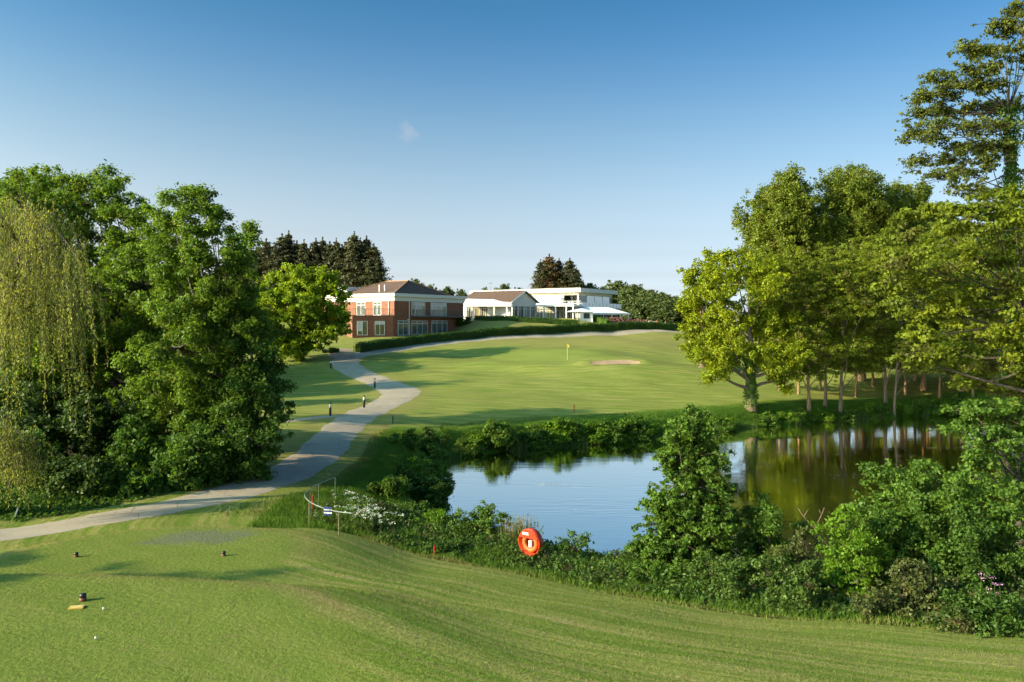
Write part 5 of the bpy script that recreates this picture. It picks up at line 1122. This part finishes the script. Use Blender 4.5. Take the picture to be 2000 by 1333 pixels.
def marquee():
    zb = .45
    P0 = np.array([X(1127, 152.5), 152.5]); root = empty('marquee_porch', (*P0, zb), 'small white canvas porch with a dark window opening beside the hedge', 'marquee')
    u = unit(np.array([X(1157, 153.5) - P0[0], 1.0])); n = np.array([u[1], -u[0]]); Wd = solve(P0, u, 1157.5); rm = Matrix.Translation((-P0[0], -P0[1], -zb)); zt = Z(609, 150)
    f = MB(); a, b_ = Wd * .42, Wd * .82
    f.obox(P0, u, n, Wd * .2, a, -.06, 0, zb - .5, zt); f.obox(P0, u, n, b_, Wd, -.06, 0, zb - .5, zt); f.obox(P0, u, n, a, b_, -.06, 0, zb - .5, zb + .45); f.obox(P0, u, n, a, b_, -.06, 0, zt - .25, zt)
    f.obox(P0 + u * Wd, -n, u, .06, 5, -.06, 0, zb - .5, zt); f.build('wall', MARQ, root)
    MB().obox(P0, u, n, a, b_, -.05, -.03, zb + .45, zt - .25).build('window', GL, root)
    ap = P0 + u * Wd * .6 - n * 2.6; zr = Z(601, 151); f = MB(); c = [P0 + u * Wd * -.15 + n * .2, P0 + u * (Wd + .2) + n * .2, P0 + u * (Wd + .2) - n * 5.2, P0 + u * Wd * -.15 - n * 5.2]
    for i in range(4): f.poly([(*c[i], zt), (*c[(i + 1) % 4], zt), (*ap, zr)])
    f.poly([(*p, zt) for p in c][::-1]); f.build('roof', MARQ, root)
    for s in (.02, .98):
        MB().obox(P0, u, n, Wd * s - .06, Wd * s + .06, .01, .12, zb - .5, zt).build('post', UP, root)
    for o in kids(root): o.matrix_parent_inverse = rm
    # long awning over the dining terrace
    Q0 = np.array([X(1160, 156), 156.0]); root = empty('terrace_awning', (*Q0, zb), 'long sloping white awning over the dining terrace', 'awning')
    v = unit(np.array([X(1231, 160) - Q0[0], 4.0])); m = np.array([v[1], -v[0]]); Ln = solve(Q0, v, 1231); rm = Matrix.Translation((-Q0[0], -Q0[1], -zb)); ze = Z(611.5, 155); zr = Z(599.5, 158)
    A = [(*(Q0 + v * 0), ze), (*(Q0 + v * Ln), ze - .05), (*(Q0 + v * (Ln * .72) - m * 4.2), zr), (*(Q0 - v * 1.8 - m * 4.2), zr), (*(Q0 + v * Ln - m * 4.6), ze - .05), (*(Q0 - v * 1.8 - m * 4.6), ze - .05)]
    f = MB(); f.add(A, [(0, 1, 2, 3), (1, 4, 2), (2, 4, 5, 3), (0, 3, 5)]); f.add([(a[0], a[1], a[2] - .06) for a in (A[0], A[1], A[4], A[5])], [(3, 2, 1, 0)]); f.build('canvas', MARQ, root)
    MB().obox(Q0, v, m, 0, Ln, .005, .06, ze - .28, ze + .01).build('valance', MARQ, root)
    for k in range(5):
        s = .3 + k * (Ln - .6) / 4; MB().obox(Q0, v, m, s - .06, s + .06, -.2, -.08, zb - .6, ze - .06).build('post', UP, root)
    for o in kids(root): o.matrix_parent_inverse = rm
    root = empty('dining_terrace_glazing', (*(Q0 - m * 4), zb), 'dark glazed front under the long white awning', 'glazing'); rm = Matrix.Translation((-(Q0 - m * 4)[0], -(Q0 - m * 4)[1], -zb))
    for k in range(6):
        s = .2 + k * (Ln - .4) / 6; window(root, Q0, v, m, s, s + (Ln - .4) / 6 - .06, zb - .1, ze - .3, 2, None, GL if k % 2 else GLW, off=-4.0)
    for o in kids(root): o.matrix_parent_inverse = rm
    # table parasol frames and wall
    B0 = np.array([X(1178, 154.0), 154.0]); bu = unit(np.array([X(1262, 158.5) - B0[0], 4.5])); bn = np.array([bu[1], -bu[0]]); BL = solve(B0, bu, 1262); gz = H(*B0)
    f = MB(); f.obox(B0, bu, bn, 0, BL, -.3, 0, -1.6, Z(624.5, 149)); o = f.build('terrace_wall', plain('terrace_brick', (.34, .15, .11), .85, var=.15, scale=4)); tag(o, 'low red brick retaining wall below the dining terrace', 'wall')
    f2 = MB(); f2.obox(B0, bu, bn, 0, BL, -7, -.31, -1.6, zb - .05); tag(f2.build('patio', plain('paving', (.3, .28, .25), .9)), 'paved dining terrace', kind='structure')
    r = np.random.default_rng(77); nn = 5200; s = r.uniform(.2, BL + 3.2, nn); o_ = r.uniform(.02, 1.5, nn); pp = B0[None] + bu[None] * s[:, None] + bn[None] * o_[:, None]
    z = np.maximum(terrain(pp[:, 0], pp[:, 1]), -1.4) + r.uniform(0, 1, nn) * (1.25 - .5 * o_) * np.where(s > BL, .6, 1); V = leaf_quads(np.c_[pp, z], unit(r.normal(size=(nn, 3)) + (0, -.6, .8)), .26, .18, r)
    tag(link('heather_bed', mesh_np('heather_bed', V, quads_idx(nn), mats=[LM['heather']])), 'bank of purple and rust heather below the brick retaining wall', 'flower bed')
    nn = 700; pp = np.c_[X(1275, 157.5) + r.normal(size=nn) * .75, 157.5 + r.normal(size=nn) * .5]; z = terrain(pp[:, 0], pp[:, 1]) + r.uniform(0, 1, nn) * 1.1
    tag(link('flowering_shrub', mesh_np('flowering_shrub', leaf_quads(np.c_[pp, z], unit(r.normal(size=(nn, 3)) + (0, -.5, .8)), .24, .16, r), quads_idx(nn), mats=[leaf_mat('pale_blossom', (.42, .33, .36), trans=.1, clump=1)])), 'pale blossoming shrub at the end of the heather bank', 'bush')
    # terrace tables: dark tops
    for k, (px, lab) in enumerate(((1178, 'dark terrace table nearest the porch'), (1196, 'dark terrace table in the middle of the awning front'), (1214, 'dark terrace table near the awning end'))):
        p = np.array([X(px, 156.5 + k * .6), 156.5 + k * .6]); t = empty('terrace_table', (p[0], p[1], zb - .05), lab, 'table', 'tables on the dining terrace')
        MB().lathe([(0, .74), (.62, .74), (.62, .78), (0, .78)], n=14).build('tabletop', GR, t); MB().tube([(0, 0, 0), (0, 0, .74)], .05, 8).build('leg', GR, t)
marquee()
# aerial mast behind the pavilion roof
p = np.array([X(958.5, 163), 163.0]); f = MB(); f.tube([(p[0], p[1], .4), (p[0], p[1], Z(552, 163))], .035, 6); f.tube([(p[0] - .5, p[1], Z(554, 163)), (p[0] + .5, p[1], Z(554, 163))], .025, 6)
for k in range(5): f.tube([(p[0] - .4 + k * .2, p[1] - .3, Z(554, 163)), (p[0] - .4 + k * .2, p[1] + .3, Z(554, 163))], .015, 4)
tag(f.build('aerial_mast', GR), 'thin aerial mast above the pavilion roof', 'aerial')

# ------------------------------------------------------------------ small objects
BLK = plain('black_paint', (.02, .02, .022), .45); STL = plain('brushed_steel', (.6, .6, .6), .35, metal=.6, var=.05); LENS = plain('lamp_lens', (.75, .75, .7), .3)
GALV = plain('galvanised_steel', (.17, .2, .18), .55, metal=.2, var=.12)
bl = [('black bollard light next to the narrow footpath junction', 645, 813), ('black bollard light on the lawn side before the path bend', 711, 797), ('black bollard light on the lawn side above the path bend', 732, 758), ('black bollard light highest up the path near the maple', 646, 720)]
def bollard(p, lab):
    t = empty('bollard_light', p, lab, 'bollard light', 'bollard lights along the path')
    MB().lathe([(0, -.1), (.1, -.1), (.1, .72), (.085, .74), (.085, .74)], n=14).build('post', BLK, t, True); MB().lathe([(.075, .74), (.075, .93)], n=14).build('lamp', LENS, t, True)
    MB().lathe([(.115, .93), (.115, .97), (.06, 1.02), (0, 1.03)], n=14).build('cap', BLK, t, True); MB().lathe([(.104, .66), (.104, .71)], n=14).build('band', STL, t, True); return t
b0 = None
for lab, px, py in bl:
    p = hit(px, py)
    if b0 is None: b0 = bollard(p, lab); chb = kids(b0)
    else: copy_tree(b0, p, .5, (1, 1, 1), lab, ch=chb)
# tee markers
MK = plain('marker_black', (.025, .024, .022), .4); MKB = plain('marker_brown', (.16, .06, .03), .6)
tm = [('dark tee marker on the near tee beside the yellow plate', 162, 1174, 1.15), ('dark tee marker at the shaded end of the lower tee', 149, 1090, 1.0), ('dark tee marker on the lower tee below the grey worn patch', 437, 1087, 1.0)]
t0 = None
for lab, px, py, s in tm:
    p = hit(px, py)
    if t0 is None:
        t0 = empty('tee_marker', p, lab, 'tee marker', 'tee markers on the two tees'); MB().lathe([(0, .055), (.052, .06), (.058, .09), (.05, .125), (0, .135)], n=16).build('top', MK, t0, True); MB().lathe([(.0, -.02), (.056, -.02), (.06, .02), (.056, .056), (0, .057)], n=16).build('base', MKB, t0, True); cht = kids(t0)
        t0.scale = (s, s, s)
    else: copy_tree(t0, p, 1, (s, s, s), lab, ch=cht)
p = hit(150, 1189); t = empty('distance_plate', p, 'small yellow plate set in the near tee turf', 'marker plate', rz=.25)
MB().box((0, 0, .016), (.13, .085, .016)).build('plate', plain('yellow_plate', (.62, .42, .1), .5, var=.05), t, bevel=.006); MB().box((0, 0, .0345), (.1, .06, .0015)).build('face', plain('plate_face', (.68, .5, .2), .5), t)
for lab, px, py in (('white golf ball left on the near tee', 187, 1252), ('white golf ball beyond the yellow plate', 202, 1194)):
    p = hit(px, py); m = MB(); m.lathe([(.0215 * math.sin(a), .02 - .0215 * math.cos(a)) for a in np.linspace(0, math.pi, 9)], n=12); o = m.build('golf_ball', UP, smooth=True); o.location = p + (0, 0, .012); tag(o, lab, 'golf ball')
# hazard stakes
RED = plain('red_paint', (.45, .02, .02), .45); ORG = plain('orange_red_paint', (.5, .05, .02), .5); GRN = plain('dark_green_post', (.03, .06, .03), .6); WPT = plain('white_paint', (.75, .75, .72), .5)
def stake(name, p, hgt, w, mat, lab, tilt=0.0, cat='stake'):
    m = MB(); m.box((0, 0, hgt / 2 - .1), (w, w, hgt / 2 + .1)); m.add([(-w, -w, hgt), (w, -w, hgt), (w, w, hgt), (-w, w, hgt), (0, 0, hgt + w)], [(0, 1, 4), (1, 2, 4), (2, 3, 4), (3, 0, 4)])
    o = m.build(name, mat, bevel=.004); o.location = p; o.rotation_euler = (0, tilt, .4); return tag(o, lab, cat)
stake('hazard_stake', hit(849, 1090), .36, .03, RED, 'short red hazard stake at the lawn edge')
stake('hazard_stake', G(611, 30.2), .62, .03, ORG, 'red stake standing inside the curved railing')
stake('marker_post', hit(27, 1017), .42, .022, WPT, 'small leaning white post on the shaded verge beside the willow', .3, 'post')
stake('marker_post', hit(767, 828), .55, .04, GRN, 'short dark post at the fairway edge above the pond corner', 0, 'post')
stake('marker_post', hit(1121, 803), .5, .035, RED, 'thin reddish post at the fairway edge above the far bank', 0, 'post')
# railing round the culvert with its sign
rp = [(655, 933, 31.3), (623, 944.5, 30.2), (606, 957, 29.0), (591, 967, 28.1), (604, 981, 27.2), (630, 993, 26.5), (662, 1001, 25.7), (690, 1003, 25.4)]
tops = [W3(*q_) for q_ in rp]; root = empty('curved_railing', (tops[3][0], tops[3][1], H(tops[3][0], tops[3][1])), 'curved galvanised handrail on posts beside the path', 'railing'); o3 = np.array(root.location)
tl = sm(resample(np.array(tops), .12), 3, 2); m = MB(); m.tube([p - o3 for p in tl], .019, 8); m.build('handrail', GALV, root, True)
for k, i in enumerate((0, 1, 2, 4, 6)):
    p = tops[i]; m = MB(); m.tube([np.array((p[0], p[1], H(p[0], p[1]) - .4)) - o3, p - o3], .017, 8); m.build('post', plain('railing_post', (.075, .085, .08), .6) if k < 3 else plain('wooden_post', (.2, .15, .1), .85), root)
sg = empty('warning_sign', (*((tops[5] + tops[6]) / 2)[:2], tops[5][2] - .2), 'small blue sign with white lettering hung on the curved railing', 'sign', rz=-.25)
ce = W3(641, 998, 26.3); sg.location = ce + (0, -.05, 0)
MB().box((0, 0, 0), (.15, .012, .14)).build('panel', plain('sign_blue', (.015, .03, .12), .4, var=.03), sg, bevel=.004)
m = MB()
for zc, ws in ((.045, (.05, .03, .045)), (-.055, (.035, .05, .04))):  # two rows of white lettering, too small in the photo to read
    xx = -.135
    for wd in ws:
        m.box((xx + wd, -.0135, zc), (wd, .002, .019)); xx += 2 * wd + .018
m.build('lettering', WPT, sg)
# lifebuoy in its housing
p = W3(1037, 1059, 26.0); gz = H(p[0], p[1]); root = empty('lifebuoy_housing', (p[0], p[1], gz), 'round orange-red lifebuoy housing on a post by the pond', 'lifebuoy housing', rz=math.radians(-38))
hz = p[2] - gz; HR = plain('housing_red', (.5, .042, .012), .38, var=.06); HD = plain('housing_red_shade', (.5, .02, .01), .45); OR = plain('buoy_orange', (.6, .13, .028), .5, var=.08)
def ringy(prof, n=40, a0=0.0, a1=2 * math.pi, close=True):  # profile (radius, depth) swept round the local y axis
    m = MB(); V, Fs = [], []; k = len(prof); steps = n if close else n + 1
    for i in range(steps):
        a = a0 + (a1 - a0) * i / n
        for r_, y_ in prof: V.append((r_ * math.cos(a), y_, hz + r_ * math.sin(a) * 1.02))
    for i in range(n):
        for j in range(k - 1): A = i * k; B = ((i + 1) % steps) * k; Fs.append((A + j, A + j + 1, B + j + 1, B + j))
    return m.add(V, Fs)
ringy([(0, .1), (.42, .1), (.43, .08), (.435, -.1), (.425, -.12), (.4, -.12), (.395, .06), (0, .07)]).build('housing', HR, root, True)
ringy([(0, .05), (.39, .05)]).build('cavity_shade', HD, root, True)  # inner disc in deeper red puts the cavity's shade into its colour
hood2 = MB(); V = []; nseg = 24
for i in range(nseg + 1):
    a = math.radians(20 + 140 * i / nseg); V.append((.42 * math.cos(a), -.125, hz + .42 * math.sin(a) * 1.02))
zc = hz + .42 * math.sin(math.radians(20)) * 1.02; top = [(q_[0] * .96, -.155, zc + (q_[2] - zc) * .94 + .004) for q_ in V]
hood2.add(V + top, [tuple(range(nseg + 1, 2 * nseg + 2))[::-1]] + [(i, i + 1, nseg + 2 + i, nseg + 1 + i) for i in range(nseg)] + [(nseg, 0, nseg + 1, 2 * nseg + 1)])
hood2.build('hood', HR, root)
lw = MB(); V = []
for i in range(nseg + 1):
    a = math.radians(222 + 96 * i / nseg); V.append((.42 * math.cos(a), -.125, hz + .42 * math.sin(a) * 1.02))
zc2 = V[0][2]; top = [(q_[0] * .95, -.15, zc2 + (q_[2] - zc2) * .94 - .003) for q_ in V]
lw.add(V + top, [tuple(range(nseg + 1, 2 * nseg + 2))[::-1]] + [(i, i + 1, nseg + 2 + i, nseg + 1 + i) for i in range(nseg)] + [(nseg, 0, nseg + 1, 2 * nseg + 1)]); lw.build('lower_lip', HR, root)
bu = MB(); V, Fs = [], []; n1, n2 = 32, 12
for i in range(n1):
    a = 2 * math.pi * i / n1
    for j in range(n2):
        c = 2 * math.pi * j / n2; rr = .24 + .075 * math.cos(c); V.append((rr * math.cos(a), -.03 + .065 * math.sin(c), hz - .02 + rr * math.sin(a)))
for i in range(n1):
    for j in range(n2): Fs.append((i * n2 + j, i * n2 + (j + 1) % n2, ((i + 1) % n1) * n2 + (j + 1) % n2, ((i + 1) % n1) * n2 + j))
bu.add(V, Fs)
bo = bu.build('lifebuoy', OR, None, True); bo.location = root.location; bo.rotation_euler = root.rotation_euler; tag(bo, 'orange ring lifebuoy resting inside the red housing', 'lifebuoy')
MB().box((.0, -.01, hz - .06), (.075, .05, .12)).build('rope_bag', plain('rope_bag_cloth', (.42, .42, .42), .8), root, bevel=.03)
MB().box((-.11, -.158, hz + .285), (.12, .003, .04)).build('label_plate', WPT, root)
MB().box((-.11, -.1625, hz + .285), (.085, .001, .012)).build('label_lettering', plain('label_ink', (.25, .25, .28), .6), root)
m = MB(); m.box((0, .13, (hz - .35) / 2), (.045, .03, (hz + .35) / 2)); m.build('post', plain('wooden_post', (.26, .19, .13), .8), root)
# flag on the green
p = hit(1108, 704); t = empty('flagstick', p, 'yellow flag on a flagstick in the green', 'flag')
MB().tube([(0, 0, -.05), (0, 0, 2.15)], .018, 8).build('pole', plain('pole_yellow', (.75, .68, .35), .5), t)
V, Fs = [], []
for i in range(9):
    for j in range(2): V.append((.02 + .042 * i * (1 - .02 * i), .05 * math.sin(i * .9), 2.14 - .36 * j - .035 * i))
fm = mesh_np('flag', np.array(V), [(2 * i, 2 * i + 1, 2 * i + 3, 2 * i + 2) for i in range(8)], mats=[plain('flag_yellow', (.75, .5, .04), .7)], smooth=True); fo = link('flag', fm, t); sd = fo.modifiers.new('thick', 'SOLIDIFY'); sd.thickness = .006
# two people on the path
def person(px, d, lab, top, legs, hair, seed):
    g = G(px, d, .03); t = empty('person', g, lab, 'person', rz=.6)
    def skin(name, pts, edges, rad, mat):
        me = bpy.data.meshes.new(name); me.from_pydata(pts, edges, []); o = link(name, me, t); me.materials.append(mat)
        s = o.modifiers.new('skin', 'SKIN'); s.use_smooth_shade = True
        for v, r_ in zip(me.skin_vertices[0].data, rad): v.radius = (r_ if isinstance(r_, tuple) else (r_, r_))
        me.skin_vertices[0].data[0].use_root = True
        ss = o.modifiers.new('sub', 'SUBSURF'); ss.levels = ss.render_levels = 1; return o
    sk = plain('skin', (.5, .3, .22), .6, var=.05)
    J = [(0, 0, .95), (0, 0, 1.18), (0, 0, 1.38), (0, 0, 1.47), (0, -.01, 1.56), (0, -.02, 1.66),
         (.19, 0, 1.38), (.24, -.03, 1.12), (.2, -.14, .9), (-.19, 0, 1.38), (-.25, .04, 1.12), (-.21, -.08, .88),
         (.1, 0, .9), (.11, -.16, .5), (.11, -.06, .08), (.11, -.2, .04), (-.1, 0, .9), (-.11, .12, .5), (-.11, .26, .1), (-.11, .14, .04)]
    Ed = [(0, 1), (1, 2), (2, 3), (3, 4), (4, 5), (2, 6), (6, 7), (7, 8), (2, 9), (9, 10), (10, 11), (0, 12), (12, 13), (13, 14), (14, 15), (0, 16), (16, 17), (17, 18), (18, 19)]
    Rd = [(.15, .1), (.14, .1), (.16, .1), .055, .085, .08, .06, .045, .035, .06, .045, .035, .085, .06, .045, .04, .085, .06, .045, .04]
    skin('body', J, Ed, Rd, sk)
    skin('shirt', [J[0], J[1], J[2], (.2, 0, 1.38), (.25, -.03, 1.1), (-.2, 0, 1.38), (-.26, .04, 1.1)], [(0, 1), (1, 2), (2, 3), (3, 4), (2, 5), (5, 6)], [(.185, .125), (.175, .125), (.19, .12), .085, .075, .085, .075], top)
    skin('trousers', [(0, 0, .93), J[12], J[13], (.11, -.07, .14), J[16], J[17], (-.11, .25, .16)], [(0, 1), (1, 2), (2, 3), (0, 4), (4, 5), (5, 6)], [(.16, .12), .11, .085, .075, .11, .085, .075], legs)
    m = MB(); m.lathe([(.0, -.06), (.1, -.05), (.115, .03), (.09, .1), (0, .125)], (0, .0, 1.63), 12); m.build('hair', hair, t, True)
pc1 = plain('shirt_orange', (.62, .2, .1), .8); pc2 = plain('shirt_peach', (.62, .38, .26), .8); dk = plain('trousers_dark', (.05, .055, .05), .8); lt = plain('trousers_pale', (.55, .55, .52), .8); hr1 = plain('hair_auburn', (.16, .05, .03), .7); hr2 = plain('hair_dark', (.04, .025, .02), .7)
person(1283.5, 154.6, 'person in an orange top and dark trousers walking on the path', pc1, dk, hr1, 1)
person(1300, 155.4, 'person in a peach top and pale trousers walking on the path', pc2, lt, hr2, 2)

# ------------------------------------------------------------------ light, sky, camera
SUN_EL = 22.0
sd = np.array([-.93, -.37]); sd = sd / np.linalg.norm(sd)
e = math.radians(SUN_EL); dirv = Vector((sd[0] * math.cos(e), sd[1] * math.cos(e), math.sin(e)))
L = bpy.data.lights.new('sun', 'SUN'); L.energy = 4.4; L.angle = math.radians(.5); L.color = (1.0, .81, .5)
so = bpy.data.objects.new('sun', L); COL.objects.link(so); so.rotation_euler = dirv.to_track_quat('Z', 'Y').to_euler(); so.location = (-60, -20, 60)
w = bpy.data.worlds.new('World'); sc.world = w; w.use_nodes = True; nt = w.node_tree
sky = nt.nodes.new('ShaderNodeTexSky'); sky.sky_type = 'NISHITA'; sky.sun_disc = False; sky.sun_elevation = e
sky.sun_rotation = math.atan2(sd[0], sd[1])
sky.air_density = .6; sky.dust_density = 6.0; sky.ozone_density = 1.5
bg = nt.nodes['Background']; bg.inputs[1].default_value = .05
# hazy evening air: pale low down, deepening to blue with height
tcs = nt.nodes.new('ShaderNodeTexCoord'); elev = N_sep(nt, tcs.outputs['Generated'], 2)
grad = ramp(nt, elev, [(0.0064, (1.0000, 1.0000, 1.0000)), (0.0204, (0.8438, 0.9493, 0.9970)), (0.0395, (0.4051, 0.4336, 0.4459)), (0.0585, (0.2488, 0.2537, 0.2494)), (0.0838, (0.1706, 0.1685, 0.1562)), (0.1089, (0.1382, 0.1363, 0.1216)), (0.1400, (0.1164, 0.1179, 0.1031)), (0.1707, (0.0977, 0.1053, 0.0927)), (0.2009, (0.0810, 0.0948, 0.0856)), (0.2306, (0.0671, 0.0863, 0.0810)), (0.2596, (0.0542, 0.0782, 0.0779)), (0.2879, (0.0430, 0.0705, 0.0754)), (0.3155, (0.0339, 0.0640, 0.0726)), (0.3423, (0.0266, 0.0585, 0.0689)), (0.3683, (0.0220, 0.0548, 0.0659))])
vm = nt.nodes.new('ShaderNodeVectorMath'); vm.operation = 'SCALE'; vm.inputs['Scale'].default_value = 34.0; nt.links.new(grad, vm.inputs[0])
tint = mixc(nt, 1.0, sky.outputs[0], vm.outputs[0], 'MULTIPLY')
# one faint wisp of cloud in the sky
tc = nt.nodes.new('ShaderNodeTexCoord'); cd = Vector((X(795, 1), 1, Z(257, 1))).normalized()
dist = nt.nodes.new('ShaderNodeVectorMath'); dist.operation = 'DISTANCE'; nt.links.new(tc.outputs['Generated'], dist.inputs[0]); dist.inputs[1].default_value = cd
nz = noise(nt, tc.outputs['Generated'], 60, 5, .6)
mk = math_(nt, 'MULTIPLY', ramp_f(nt, math_(nt, 'ADD', dist.outputs['Value'], math_(nt, 'MULTIPLY', nz, .03)), .029, .014), .3)
mxn = mixc(nt, mk, tint, (6.5, 6.0, 6.5)); nt.links.new(mxn, bg.inputs[0])

cam = bpy.data.cameras.new('camera'); co = bpy.data.objects.new('camera', cam); COL.objects.link(co)
co.location = (0, 0, 0); co.rotation_euler = (math.pi / 2, 0, 0)
cam.sensor_width = 36; cam.lens = 36 * F / 2000; cam.shift_y = -(666.5 - HZ) / 2000; cam.clip_end = 6000; cam.clip_start = .1
sc.camera = co
sc.view_settings.view_transform = 'Standard'; sc.view_settings.look = 'None'; sc.view_settings.exposure = 1.18; sc.view_settings.gamma = 1
sc.cycles.max_bounces = 6; sc.cycles.diffuse_bounces = 4; sc.cycles.glossy_bounces = 3; sc.cycles.transmission_bounces = 4; sc.cycles.transparent_max_bounces = 4
sc.cycles.use_denoising = True
